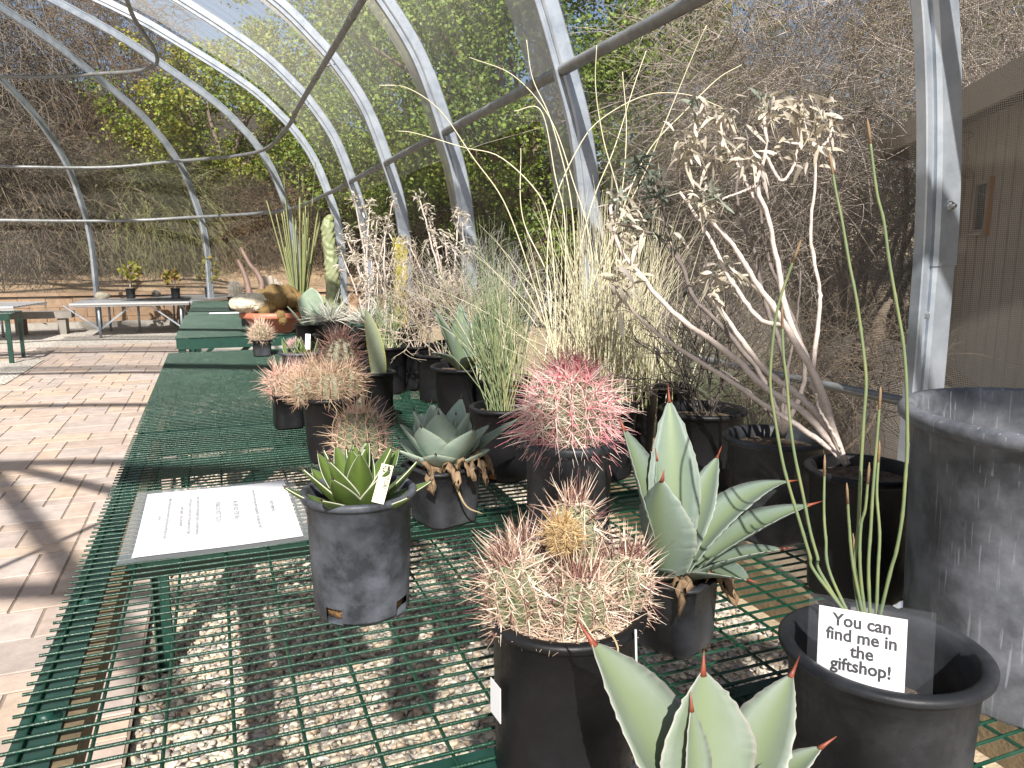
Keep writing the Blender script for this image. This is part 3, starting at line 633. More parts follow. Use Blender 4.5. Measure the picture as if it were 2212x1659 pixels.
# aluminium tables by the end wall
def alu_table(label, p0, p1, depth, top):
    p0 = np.array(p0[:2]); p1 = np.array(p1[:2]); d = unit(p1-p0); L = np.linalg.norm(p1-p0); ang = math.atan2(d[1], d[0])
    t = thing('aluminium_bench', label, 'table', (p0[0], p0[1], 0), ang, 'aluminium benches at the far end')
    tp = MB()
    for k in range(9): tp.box((L/2, .03+k*(depth-.06)/8, top-.012), (L, (depth-.06)/8*.9, .022))
    tp.build('top', M['alu'], t, False); f = MB(); f.box((L/2, -.003, top-.026), (L, .008, .052)); f.box((L/2, depth+.003, top-.026), (L, .008, .052)); f.build('frame', M['alu'], t, False)
    xs = np.arange(.35, L, 1.1)
    for x in xs:
        for y in (.08, depth-.08):
            l = MB(); l.tube([(x, y, 0), (x, y, top-.025)], .018, 8); l.build('leg', M['steel'], t)
        for s in (-1, 1):
            l = MB(); l.bar((x, .1, .12), (x+s*.45, .1, top-.03), .022, .004, up=(0, 1, 0)); l.build('brace_or_shadow_pipe', M['steel'], t, False)
    return t
ZA = 1.07*S
pa = on_z(150, 656, ZA); pb = on_z(408, 651, ZA); pc = on_z(512, 636, ZA)
alu_table('long aluminium bench holding two saplings in black pots', pa, pb, 1.25, ZA)
alu_table('aluminium bench holding one sapling, right behind the green bench row', pb+[.02, .05, 0], pc+[.2, .1, 0], 1.1, ZA)
alu_table('aluminium bench at the left edge in front of the block wall', on_z(-140, 664, ZA), on_z(30, 662, ZA), 1.1, ZA)

# ================================================================== POTS
def make_pot(root, r0, r1, h, m, n=48, fill=.82, soil='soil', holes=0, rim=.010, square=False, hphase=0.0, lip=True):
    """nursery pot: tapered wall, rolled rim, step below it, inner wall; real drain openings at the foot"""
    r1 = r1-rim*.9; k = (r1-r0)/h; rz = lambda z: r0+k*z; t = .0028; hh = h*.13
    p = [(0, .004), (r0*.93, .004), (r0*.98, .0), (r0, .004), (rz(hh), hh), (rz(h*.45), h*.45), (rz(h*.84), h*.84), (rz(h*.84)+.0012, h*.845), (rz(h*.93)+.0012, h*.93)]
    p += [(rz(h)+rim*.55, h*.94), (rz(h)+rim*.85, h*.955), (rz(h)+rim*.9, h*.985), (rz(h)+rim*.55, h), (rz(h)+rim*.1, h), (rz(h)-t, h*.99), (rz(h*.85)-t, h*.85), (rz(h*.4)-t, h*.4), (rz(hh)-t, hh)]
    sk = None
    if holes:
        def sk(i, a):
            if i not in (2, 3): return False
            x = ((a-hphase) % (2*math.pi/holes)); return x < .36
    mb = MB()
    if square:
        q = []
        for (r, z) in p: q.append((r, z))
        n = 32; a = np.arange(n)*2*math.pi/n; sq = 1/np.maximum(np.abs(np.cos(a)), np.abs(np.sin(a))); sq = np.minimum(sq, 1.22)*.90; P = np.array(q)
        v = np.stack([P[:, 0, None]*np.cos(a)*sq, P[:, 0, None]*np.sin(a)*sq, np.repeat(P[:, 1, None], n, 1)], -1).reshape(-1, 3)
        i, j = np.meshgrid(np.arange(len(P)-1), np.arange(n), indexing='ij'); i = i.ravel(); j = j.ravel(); kk = (j+1) % n
        mb.add(v, np.stack([i*n+j, i*n+kk, (i+1)*n+kk, (i+1)*n+j], 1))
    else: mb.lathe(p, n, (0, 0, 0), 0, sk)
    mb.build('pot', m, root)
    zf = h*fill; s = MB(); rings = []; N = 28 if not square else 32
    for rr in np.linspace(0, 1, 9): rings.append((max(rr, .001)*(rz(zf)-t*1.2), zf+.006*(1-rr)))
    s.lathe(rings, N, (0, 0, 0)); vv = s.v[0]; vv[:, 2] += rng.normal(0, .0022, len(vv))*(np.hypot(vv[:, 0], vv[:, 1]) < rz(zf)*.93)
    s.build('soil', M[soil], root)
    if holes:
        c = MB(); c.lathe([(0, .006), (r0-.007, .006), (rz(hh)-.008, hh+.006), (0, hh+.006)], 24); c.build('root_ball', M['coir'], root)
    return zf
def potted(name, label, cat, xy, rz=0, group=None, z=TZ): return thing(name, label, cat, (xy[0]*S, xy[1]*S, z), rz, group)
GP = 'potted desert plants on the benches'

# ================================================================== LEAVES, SPINES
def agave_leaf(L, W, e0, e1, gut=.25, base=.6, wide=.5, teeth=14, ta=.05, thick=.09, spine=.07, side=0.0, tw=0.0, n=42, mcross=7, blunt=1.0):
    """one leaf growing along +X from the origin; e0/e1 elevation at base and tip; returns blade MB and spine MB"""
    t = np.linspace(0, 1, n); el = np.radians(e0+(e1-e0)*t**1.2); ds = L/(n-1)
    px = np.concatenate([[0], np.cumsum(np.cos(el[:-1])*ds)]); pz = np.concatenate([[0], np.cumsum(np.sin(el[:-1])*ds)]); py = side*L*t**2
    wl = np.where(t < wide, base+(1-base)*np.sin(t/wide*math.pi/2)**1.3, np.maximum(0, 1-((t-wide)/(1-wide))**(1.55*blunt))**(.95))
    wl = np.maximum(wl, .03)*W/2
    mid = np.stack([px, py, pz], 1); nrm = np.stack([-np.sin(el), 0*el, np.cos(el)], 1); sd = np.broadcast_to(np.array([0, 1., 0]), (n, 3))
    ta_ = np.radians(tw)*t; sd2 = sd*np.cos(ta_)[:, None]+nrm*np.sin(ta_)[:, None]; nr2 = np.cross(np.gradient(mid, axis=0), sd2); nr2 = unit(nr2)
    s = np.linspace(-1, 1, mcross); V = []; col = []
    saw = (np.abs(((t*teeth+.35*np.sin(t*17+L*90)) % 1)-.5)*2)**2.2*ta*W*np.interp(t*teeth, np.arange(teeth+2), rng.uniform(.35, 1.3, teeth+2))*np.clip((t-.1)*6, 0, 1)*np.clip((1-t)*8, 0, 1)
    for lay in (1, -1):
        for k in range(n):
            ss = s.copy(); y = ss*wl[k]; y[0] -= saw[k]; y[-1] += saw[k]
            z = gut*wl[k]*(np.abs(ss)**1.7)*(1-.25*t[k]) + (0 if lay > 0 else -thick*W*(1-ss**2)**.7*(1-.75*t[k])-.0007)
            V.append(mid[k]+sd2[k]*y[:, None]+nr2[k]*z[:, None]); col.append(np.stack([np.abs(ss), np.full(mcross, t[k]), np.full(mcross, .5)], 1))
    V = np.concatenate(V); col = np.concatenate(col); F = []
    m = mcross; o = n*m
    for k in range(n-1):
        for j in range(m-1):
            a = k*m+j; F.append((a, a+m, a+m+1, a+1)); F.append((o+a, o+a+1, o+a+m+1, o+a+m))
        F.append((k*m, o+k*m, o+k*m+m, k*m+m)); e = k*m+m-1; F.append((e, e+m, o+e+m, o+e))
    e = (n-1)*m
    for j in range(m-1): F.append((e+j, o+e+j, o+e+j+1, e+j+1))
    b = MB(); b.add(V, np.array(F), 0, col)
    d = unit(mid[-1]-mid[-2]); sp = MB(); ls = spine*L
    if spine: sp.tube([mid[-1]-d*ls*.25, mid[-1]+d*ls*.15, mid[-1]+d*ls], [wl[-1]*1.6+.0012, wl[-1]*.8+.0008, .0002], 6)
    tips = mid[-1]
    return b, sp
def put(mb, az, p, roll=0.0, lean=0.0):
    c, s = math.cos(az), math.sin(az); Rm = np.array([[c, -s, 0], [s, c, 0], [0, 0, 1]])
    mb.v = [v@Rm.T+np.array(p) for v in mb.v]; return mb
def add_leaf(root, az, p, lm, sm, name='leaf', **k):
    b, sp = agave_leaf(**k); o = put(b, az, p).build(name, lm, root)
    if k.get('spine', .07): put(sp, az, p).build('spine', sm, o)
    return o
M['spine_red'] = mat('reddish_spine', (.22,.055,.03), .5); M['spine_dark'] = mat('dark_spine', (.05,.028,.022), .5)
AG = lambda name, b, n, e, mid: mat(name, b, .52, spec=.35, noise=n, nscale=22, nlo=.35, nhi=.75, tint=tint_edge(e, .9, .985, mid), bump=.06, bscale=90, bdist=.003)
M['ag_blue'] = AG('blue_agave_leaf', (.135,.178,.150), (.18,.225,.19), (.24,.265,.225), (.155,.205,.115))
M['ag_front'] = AG('pale_agave_leaf', (.205,.238,.205), (.15,.195,.125), (.30,.29,.26), (.175,.22,.125))
M['ag_parry'] = AG('grey_agave_leaf', (.285,.365,.30), (.34,.42,.355), (.33,.37,.27), None)
M['ag_vic'] = mat('banded_agave_leaf', (.058,.092,.024), .42, spec=.5, noise=(.085,.13,.032), nscale=40, tint=tint_edge((.52,.52,.41), .945, .975, (.10,.155,.03)), bump=.04, bscale=120)
M['dead_leaf'] = mat('dead_agave_leaf', (.27,.185,.11), .85, noise=(.15,.095,.05), nscale=30, bump=.5, bscale=60, bdist=.006)
def dead_leaf(root, az, p, L=.05, W=.025, name='dry_leaf'):
    n = 12; t = np.linspace(0, 1, n); V = []
    curl = rng.uniform(-1, 1); z = .010*np.sin(t*3)-L*(.30+.35*abs(curl))*t**2; x = L*(t-.10*t**2); y = curl*.02*t**2
    for k in range(n):
        s = np.linspace(-1, 1, 5); wv = W/2*(1-t[k]**2)*(1+.35*np.sin(t[k]*19+curl*5)); V.append(np.stack([np.full(5, x[k]), y[k]+s*wv, z[k]+.010*np.sin(s*2.5+t[k]*8)], 1)+rng.normal(0, .0022, (5, 3)))
    V = np.concatenate(V); F = [(k*5+j, k*5+j+1, k*5+j+6, k*5+j+5) for k in range(n-1) for j in range(4)]
    mb = MB(); mb.add(V, np.array(F)); put(mb, az, p); o = mb.build(name, M['dead_leaf'], root)
    md = o.modifiers.new('thickness', 'SOLIDIFY'); md.thickness = .0012; return o

# ---- banded agave in the dusty pot, with its tag
p = potted('potted_agave', 'small dark green agave with white leaf margins in a dusty black pot', 'potted plant', (.351, 2.086), 0, GP)
zf = make_pot(p, .134*S, .163*S, .351*S, M['pot_dusty'], 64, .84, 'soil', 4, hphase=R(213), rim=.008)
k = 0
for (ring, cnt, e0, e1, L, zz) in ((0, 6, 22, 38, .080, 0), (1, 7, 42, 56, .086, .004), (2, 7, 58, 70, .084, .010), (3, 5, 72, 82, .072, .016)):
    for j in range(cnt):
        az = j*6.283/cnt + ring*.55 + rng.normal(0, .06)
        add_leaf(p, az, (math.cos(az)*.010*(3-ring), math.sin(az)*.010*(3-ring), zf+zz), M['ag_vic'], M['spine_dark'], L=L*rng.uniform(.92, 1.06), W=.037, e0=e0+rng.normal(0, 4), e1=e1+rng.normal(0, 5), gut=.30, base=.85, wide=.28, teeth=3, ta=0, thick=.16, spine=.05, blunt=1.25, n=22, mcross=21)
# ---- gravel-green square pot with the large toothed agave
p = potted('potted_agave', 'tall blue-green toothed agave with arching leaves in a square dusty pot', 'potted plant', (1.076, 1.586), .5, GP)
zf = make_pot(p, .098*S, .122*S, .195*S, M['pot_grey'], 32, .9, square=True)
def world_az(root_rz, du, dv=0): return du-root_rz
LV = [  # azimuth (world deg, 0=+X right, 90=away), e0, e1, length, width
 (62, 86, 66, .225, .064), (130, 76, 66, .195, .088), (196, 66, 86, .150, .090), (25, 64, 52, .165, .050), (6, 56, -4, .215, .056), (-20, 44, 14, .185, .064), (-48, 38, 16, .13, .05),
 (-75, 36, 2, .105, .058), (-150, 38, 16, .100, .042), (100, 82, 78, .150, .030), (215, 30, 12, .110, .040), (40, 40, 18, .130, .05)]
for az, e0, e1, L, W in LV:
    a = R(az)-.5; add_leaf(p, a, (math.cos(a)*.012, math.sin(a)*.012, zf-.004), M['ag_blue'], M['spine_red'], L=L, W=W, e0=e0, e1=e1, gut=.42, base=.42, wide=.52, teeth=13, ta=.035, thick=.07, spine=.09, side=rng.normal(0, .05))
for az in (-60, -25, -110): a = R(az)-.5; dead_leaf(p, a, (math.cos(a)*.038, math.sin(a)*.038, zf+.006), .042, .024)
# ---- front agave, its pot below the frame
p = potted('potted_agave', 'pale agave with red spines in the foreground, cut by the bottom edge', 'potted plant', (.625, .80), .2, GP)
FZ = -.02
zf = make_pot(p, .10*S, .125*S, .20*S, M['pot_black'], 40, .9)
for az, e0, e1, L, W, sd in ((126, 62, 48, .146, .080, .0), (84, 82, 84, .112, .074, -.03), (188, 38, 20, .112, .056, 0), (14, 54, 42, .120, .052, .06), (-8, 52, 40, .090, .034, -.1), (-60, 35, 20, .10, .05, 0), (-120, 30, 15, .10, .05, 0), (110, 86, 84, .09, .03, 0)):
    a = R(az)-.2; add_leaf(p, a, (math.cos(a)*.014, math.sin(a)*.014, zf-.006), M['ag_front'], M['spine_red'], L=L, W=W, e0=e0, e1=e1, gut=.34, base=.55, wide=.5, teeth=12, ta=.035, thick=.09, spine=.13, side=sd, n=48)
# ---- round leaved grey agave behind the banded one
p = potted('potted_agave', 'plump grey-green agave rosette with dead curled leaves in a square black pot', 'potted plant', (.778, 2.70), .3, GP)
zf = make_pot(p, .112*S, .150*S, .224*S, M['pot_grey'], 32, .92, square=True)
for (ring, cnt, e0, e1, L, W) in ((0, 6, 24, 40, .100, .060), (1, 6, 44, 60, .116, .066), (2, 5, 64, 80, .120, .062), (3, 3, 78, 86, .10, .040)):
    for j in range(cnt):
        az = j*6.283/cnt + ring*.5-1.75 + rng.normal(0, .08); add_leaf(p, az-.3, (math.cos(az-.3)*.012, math.sin(az-.3)*.012, zf-.003+ring*.004), M['ag_parry'], M['spine_dark'], L=L*rng.uniform(.9, 1.08), W=W, e0=e0+rng.normal(0, 4), e1=e1+rng.normal(0, 5), gut=.34, base=.58, wide=.56, teeth=11, ta=.022, thick=.10, spine=.08, blunt=1.0, n=36)
add_leaf(p, R(8)-.3, (.02, 0, zf), M['ag_blue'], M['spine_red'], L=.16, W=.036, e0=26, e1=30, gut=.4, base=.5, wide=.45, teeth=13, ta=.05, thick=.07, spine=.05)
for az in (-70, -95, -40, -15, -130, 10): a = R(az)-.3; dead_leaf(p, a, (math.cos(a)*.05, math.sin(a)*.05, zf+.012), .045, .030)
mb = MB(); mb.tube(spline([(-.01, -.05, zf+.03), (0, -.068, zf), (.02, -.078, zf-.05), (.05, -.08, zf-.068)], 14), np.linspace(.003, .0012, 14), 6); put(mb, -.35, (0, 0, 0)); mb.build('dry_stalk', M['drygrass'], p)
# ---- blue-green agave farther back
p = potted('potted_agave', 'blue-green agave with upright leaves behind the grey rosette', 'potted plant', (1.36, 4.25), 0, GP)
zf = make_pot(p, .15*S, .20*S, .36*S, M['pot_black'], 40, .9)
for az, e0, e1, L, W in ((190, 72, 62, .20, .055), (235, 70, 76, .17, .060), (300, 76, 70, .19, .075), (330, 66, 54, .19, .07), (20, 62, 50, .20, .06), (80, 78, 74, .20, .05), (130, 66, 60, .18, .05), (215, 40, 12, .15, .045), (265, 36, 14, .14, .05), (340, 30, 4, .16, .05)):
    a = R(az); add_leaf(p, a, (math.cos(a)*.015, math.sin(a)*.015, zf), M['ag_blue'], M['spine_dark'], L=L, W=W, e0=e0, e1=e1, gut=.4, base=.5, wide=.5, teeth=12, ta=.04, thick=.07, spine=.06, n=30)

# ================================================================== CACTI
def cactus_stem(c, axis, h, r, ribs, depth, na, rad_n, rad_l, cen_n, cen_l, sr, hook=0.0, top_tuft=0, rise=.35, colors=None, taper=.85, tip_dark=False):
    """ribbed stem: returns body MB, spine MB with tinted spines"""
    ax = unit(np.array(axis, float)); q = Vector((0, 0, 1)).rotation_difference(Vector(ax)).to_matrix(); Q = np.array(q)
    nz, na_ = 16, ribs*6; th = np.arange(na_)*2*math.pi/na_; zz = np.linspace(0, 1, nz)
    prof = lambda z: r*np.where(z < .45, taper+(1-taper)*np.sin(z/.45*math.pi/2), np.sqrt(np.maximum(0, 1-((z-.45)/.56)**2.3)))
    pr = prof(zz); rib = 1-depth*(.5-.5*np.cos(th*ribs))
    v = np.stack([pr[:, None]*rib*np.cos(th), pr[:, None]*rib*np.sin(th), np.repeat((zz*h)[:, None], na_, 1)], -1).reshape(-1, 3)
    i, j = np.meshgrid(np.arange(nz-1), np.arange(na_), indexing='ij'); i = i.ravel(); j = j.ravel(); k = (j+1) % na_
    b = MB(); b.add(v@Q.T+np.array(c), [np.stack([i*na_+j, i*na_+k, (i+1)*na_+k, (i+1)*na_+j], 1), [[(nz-1)*na_+x for x in range(na_)]]])
    za = np.linspace(.06, .985, na); A = []; Nn = []; Up = []; Zt = []
    for kk in range(ribs):
        t0 = 2*math.pi*kk/ribs
        for jj, z in enumerate(za):
            z2 = min(.99, z+(kk % 2)*.5/na); rr = prof(np.array([z2]))[0]; e = prof(np.array([min(1, z2+.01)]))[0]-rr
            rad = np.array([math.cos(t0), math.sin(t0), 0]); n_ = unit(rad*h*.01-np.array([0, 0, 1])*e*1.0)
            A.append(rad*rr+np.array([0, 0, z2*h])); Nn.append(n_); Up.append(unit(np.cross(n_, np.cross([0, 0, 1], n_)+1e-6))); Zt.append(z2)
    A = np.array(A); Nn = np.array(Nn); Zt = np.array(Zt); T1 = unit(np.cross(Nn, [0, 0, 1.])+1e-9); T2 = np.cross(T1, Nn); sp = MB(); N = len(A)
    def emit(idx, d, L, r0, bend, cols):
        P = (A[idx]); v, f = spikes(P@Q.T+np.array(c), d@Q.T, L, r0, None if bend is None else bend@Q.T, r0.mean()*.12, 3 if bend is not None else 2)
        sp.add(v, f, 0, np.repeat(cols, len(v)//len(idx), 0))
    cols0 = np.array(colors)
    idx = np.repeat(np.arange(N), rad_n); a = np.tile(np.arange(rad_n)*6.283/rad_n, N)+rng.normal(0, .15, N*rad_n)
    d = unit(T1[idx]*np.cos(a)[:, None]+T2[idx]*np.sin(a)[:, None]+Nn[idx]*(rise+rng.normal(0, .1, (len(a), 1))))
    emit(idx, d, rng.uniform(.7, 1.2, len(a))*rad_l, np.full(len(a), sr), None, cols0[rng.integers(max(1, len(cols0)-1), size=len(a))]*rng.uniform(.8, 1.2, (len(a), 1)))
    idx = np.repeat(np.arange(N), cen_n); d = unit(Nn[idx]+rng.normal(0, .45, (len(idx), 3))+[0, 0, .25]); L = rng.uniform(.6, 1.25, len(idx))*cen_l*(.75+.5*Zt[idx])
    bend = (rng.normal(0, .25, (len(idx), 3))-np.array([0, 0, 1])*hook)*L[:, None]*(.55 if hook else .25)
    emit(idx, d, L, np.full(len(idx), sr*1.7), bend, cols0[rng.integers(len(cols0), size=len(idx))]*rng.uniform(.75, 1.2, (len(idx), 1)))
    if top_tuft:
        P = np.repeat(np.array([[0, 0, h*.97]]), top_tuft, 0)+rng.normal(0, r*.20, (top_tuft, 3))*[1, 1, .2]; d = unit(rng.normal(0, .45, (top_tuft, 3))+[0, 0, 1]); L = rng.uniform(.4, 1.0, top_tuft)*cen_l
        v, f = spikes(P@Q.T+np.array(c), d@Q.T, L, np.full(top_tuft, sr*1.6), None, sr*.1, 2); dk = np.array([(.10,.035,.035), (.16,.07,.06), (.30,.16,.12)])
        sp.add(v, f, 0, np.repeat(dk[rng.integers(3, size=top_tuft)], len(v)//top_tuft, 0))
    return b, sp
M['spines'] = mat('spines', (.5,.4,.3), .55, tint=tint_direct)
M['cac_green'] = mat('cactus_skin', (.095,.12,.055), .55, noise=(.16,.175,.10), nscale=40, bump=.1, bscale=120)
M['cac_grey'] = mat('grey_cactus_skin', (.17,.185,.115), .6, noise=(.24,.24,.17), nscale=40, bump=.1, bscale=120)
def stemset(root, specs, bm, **kw):
    for (c, ax, h, r) in specs:
        b, sp = cactus_stem(c, ax, h, r, **kw); o = b.build('stem', bm, root); s = sp.build('spines', M['spines'], o, False); tag(s, None, None, None, 'stuff')
HC = [(.58,.45,.34), (.46,.33,.25), (.68,.60,.49), (.36,.23,.18), (.14,.06,.055)]
p = potted('potted_cactus', 'clump of spiny hedgehog cactus heads in a tall black pot at the front', 'potted plant', (.602, 1.253), 0, GP)
zf = make_pot(p, .136*S, .159*S, .326*S, M['pot_black'], 56, .95)
u1 = .0768
stemset(p, [((-.043, -.002, zf-.006), (-.24, -.02, 1), .074, .025), ((.003, -.024, zf-.008), (.0, -.06, 1), .056, .027), ((.018, .026, zf), (.05, .04, 1), .098, .028), ((.047, -.006, zf-.006), (.28, -.04, 1), .060, .026), ((-.018, .040, zf), (-.12, .12, 1), .060, .028)], M['cac_green'],
    ribs=12, depth=.20, na=10, rad_n=9, rad_l=.0125, cen_n=2, cen_l=.026, sr=.00043, top_tuft=64, colors=HC)
b, sp = cactus_stem((-.004, -.004, zf+.070), (-.2, -.3, 1), .026, .012, 7, .1, 6, 14, .010, 4, .014, .0004, colors=[(.46,.32,.15), (.54,.40,.22), (.38,.24,.11)]); o = b.build('dry_fruit', M['dead_leaf'], p); tag(sp.build('spines', M['spines'], o, False), None, None, None, 'stuff')
d = rand_dirs(700); d[:, 2] = np.abs(d[:, 2])*.25; a = rng.uniform(0, 6.283, 700); rr = rng.uniform(.3, 1, 700)**.5*.066
v, f = spikes(np.stack([np.cos(a)*rr, np.sin(a)*rr, np.full(700, zf+.003)], 1), unit(d), rng.uniform(.008, .026, 700), np.full(700, .0005), None, .0002, 2)
mb = MB(); mb.add(v, f, 0, np.repeat(np.array([(.50,.38,.29), (.38,.26,.19), (.58,.48,.38)])[rng.integers(3, size=700)], 9, 0)); tag(mb.build('spine_litter', M['spines'], p, False), None, None, None, 'stuff')
tg = MB(); tg.box((0, 0, .018), (.022, .0006, .034)); o = tg.build('price_sticker', M['white'], p, False); a = R(184); rr = (.136+.023*.45)*S+.0012; o.location = (math.cos(a)*rr, math.sin(a)*rr, .062); o.rotation_euler = (0, 0, a+math.pi/2)
mb = MB(); mb.tube(spline([(-.012, -.052, zf+.004), (.004, -.066, zf+.018), (.012, -.079, zf+.004), (.004, -.083, zf-.012)], 16), .0010, 6); mb.build('fibre', M['drygrass'], p)
mb = MB(); mb.tube([(.030, -.077, .165), (.033, -.078, .10), (.036, -.079, .045)], .0011, 6); mb.build('plant_stake', M['alu'], p)
# ---- pink barrel
p = potted('potted_cactus', 'round barrel cactus bristling with pink hooked spines', 'potted plant', (.980, 2.026), 0, GP)
zf = make_pot(p, .125*S, .148*S, .455*S, M['pot_grey'], 56, .97)
PC = [(.66,.40,.38), (.72,.56,.50), (.74,.66,.57), (.60,.28,.30), (.60,.22,.25)]
b, sp = cactus_stem((0, 0, zf-.012), (0, 0, 1), .112, .057, 16, .22, 9, 10, .032, 5, .044, .00054, hook=.55, colors=PC, taper=.80)
o = b.build('stem', M['cac_green'], p); tag(sp.build('spines', M['spines'], o, False), None, None, None, 'stuff')
n = 150; d = unit(rng.normal(0, .5, (n, 3))+[0, 0, 1]); P = np.array([0, 0, zf+.094])+rng.normal(0, .014, (n, 3))*[1, 1, .2]; v, f = spikes(P, d, rng.uniform(.025, .055, n), np.full(n, .0009), rng.normal(0, .008, (n, 3)), .0001, 3)
mb = MB(); mb.add(v, f, 0, np.repeat(np.array([(.62,.16,.19), (.55,.12,.15), (.68,.30,.30)])[rng.integers(3, size=n)], 12, 0)); tag(mb.build('crown_spines', M['spines'], p, False), None, None, None, 'stuff')
# ---- small golden-pink cactus behind the banded agave
p = potted('potted_cactus', 'small straw-pink spiny cactus just behind the banded agave', 'potted plant', (.485, 2.80), 0, GP)
zf = make_pot(p, .085*S, .115*S, .26*S, M['pot_black'], 40, .95)
b, sp = cactus_stem((0, 0, zf-.006), (0, 0, 1), .092, .044, 13, .18, 7, 9, .022, 3, .032, .00042, colors=[(.66,.48,.34), (.72,.56,.40), (.62,.40,.33), (.58,.36,.32), (.66,.46,.24)], top_tuft=0)
o = b.build('stem', M['cac_green'], p); tag(sp.build('spines', M['spines'], o, False), None, None, None, 'stuff')
# ---- brown hedgehog in tall pot + pinkish one in small pot + dark head
p = potted('potted_cactus', 'low brown hedgehog cactus spilling over a tall black pot, dark topped', 'potted plant', (.50, 3.739), 0, GP)
zf = make_pot(p, .105*S, .150*S, .326*S, M['pot_black'], 44, .96)
BC = [(.46,.33,.22), (.40,.27,.19), (.52,.40,.28), (.30,.17,.13)]
stemset(p, [((-.045, -.012, zf), (-.35, -.1, 1), .060, .032), ((.0, -.03, zf), (0, -.15, 1), .066, .034), ((.035, .0, zf), (.15, 0, 1), .070, .033), ((-.02, .03, zf), (-.1, .1, 1), .075, .03)], M['cac_grey'], ribs=11, depth=.18, na=8, rad_n=10, rad_l=.017, cen_n=3, cen_l=.034, sr=.00055, colors=BC)
DC = [(.16,.09,.07), (.11,.06,.05), (.24,.14,.11), (.07,.04,.035)]
stemset(p, [((.028, .03, zf+.02), (.1, .1, 1), .118, .036)], M['cac_grey'], ribs=11, depth=.18, na=9, rad_n=10, rad_l=.018, cen_n=4, cen_l=.034, sr=.0006, colors=DC, top_tuft=40)
mb = MB(); mb.tube(spline([(-.01, -.070, zf+.01), (.006, -.078, zf-.02), (-.004, -.074, zf-.05), (-.006, -.070, zf-.10)], 14), .0010, 5); mb.build('root', M['drygrass'], p)
p = potted('potted_cactus', 'pinkish hedgehog cactus in a small square black pot', 'potted plant', (.372, 4.579), .1, GP)
zf = make_pot(p, .085*S, .105*S, .20*S, M['pot_black'], 32, .95, square=True)
stemset(p, [((-.01, 0, zf), (-.2, 0, 1), .065, .032), ((.025, .01, zf), (.2, .1, 1), .06, .03)], M['cac_grey'], ribs=11, depth=.18, na=7, rad_n=9, rad_l=.020, cen_n=3, cen_l=.040, sr=.0007, colors=[(.58,.36,.29), (.52,.34,.26), (.62,.45,.36), (.50,.26,.22)])
p = potted('potted_cactus', 'tan woolly cactus in a little square black pot at the bench corner', 'potted plant', (.432, 8.049), 0, GP)
zf = make_pot(p, .095*S, .117*S, .165*S, M['pot_grey'], 32, .95, square=True)
stemset(p, [((0, 0, zf-.01), (0, 0, 1), .085, .046)], M['cac_green'], ribs=13, depth=.15, na=7, rad_n=10, rad_l=.024, cen_n=3, cen_l=.035, sr=.0009, colors=[(.58,.42,.32), (.64,.50,.38), (.52,.35,.28)])
# ================================================================== STEMMY PLANTS
M['stem_white'] = mat('pale_bark_stem', (.56,.48,.43), .8, noise=(.36,.29,.26), nscale=60, ndetail=8, nlo=.5, nhi=.75, bump=.5, bscale=160, bdist=.003)
M['stem_shaded'] = mat('shaded_stem', (.20,.165,.15), .85, noise=(.12,.10,.09), nscale=60, bump=.4, bscale=160, bdist=.003)  # shade put into the stem colour of the shrub behind
M['leaf_cream'] = mat('dry_cream_leaf', (.60,.53,.40), .75, tint=tint_direct, extra=leaf_extra(.25))
M['reed'] = mat('blue_green_reed', (.16,.215,.115), .5, noise=(.22,.26,.13), nscale=26)
M['candelilla'] = mat('waxy_green_stem', (.125,.175,.09), .45, noise=(.18,.21,.09), nscale=30)
M['straw'] = mat('straw_stem', (.68,.63,.46), .65, noise=(.54,.50,.33), nscale=14)
M['green_straw'] = mat('green_straw_stem', (.33,.35,.15), .6, noise=(.42,.40,.20), nscale=14)
M['dark_stem'] = mat('dark_twig_stem', (.055,.045,.04), .85, noise=(.09,.075,.06), nscale=40)
CREAM = [(.55,.50,.40), (.47,.42,.33), (.60,.55,.45), (.41,.36,.28), (.50,.45,.40)]
SAGE = [(.22,.25,.20), (.28,.31,.25), (.17,.20,.16), (.33,.35,.29)]
DSAGE = [(.10,.125,.095), (.14,.165,.125), (.08,.10,.075)]
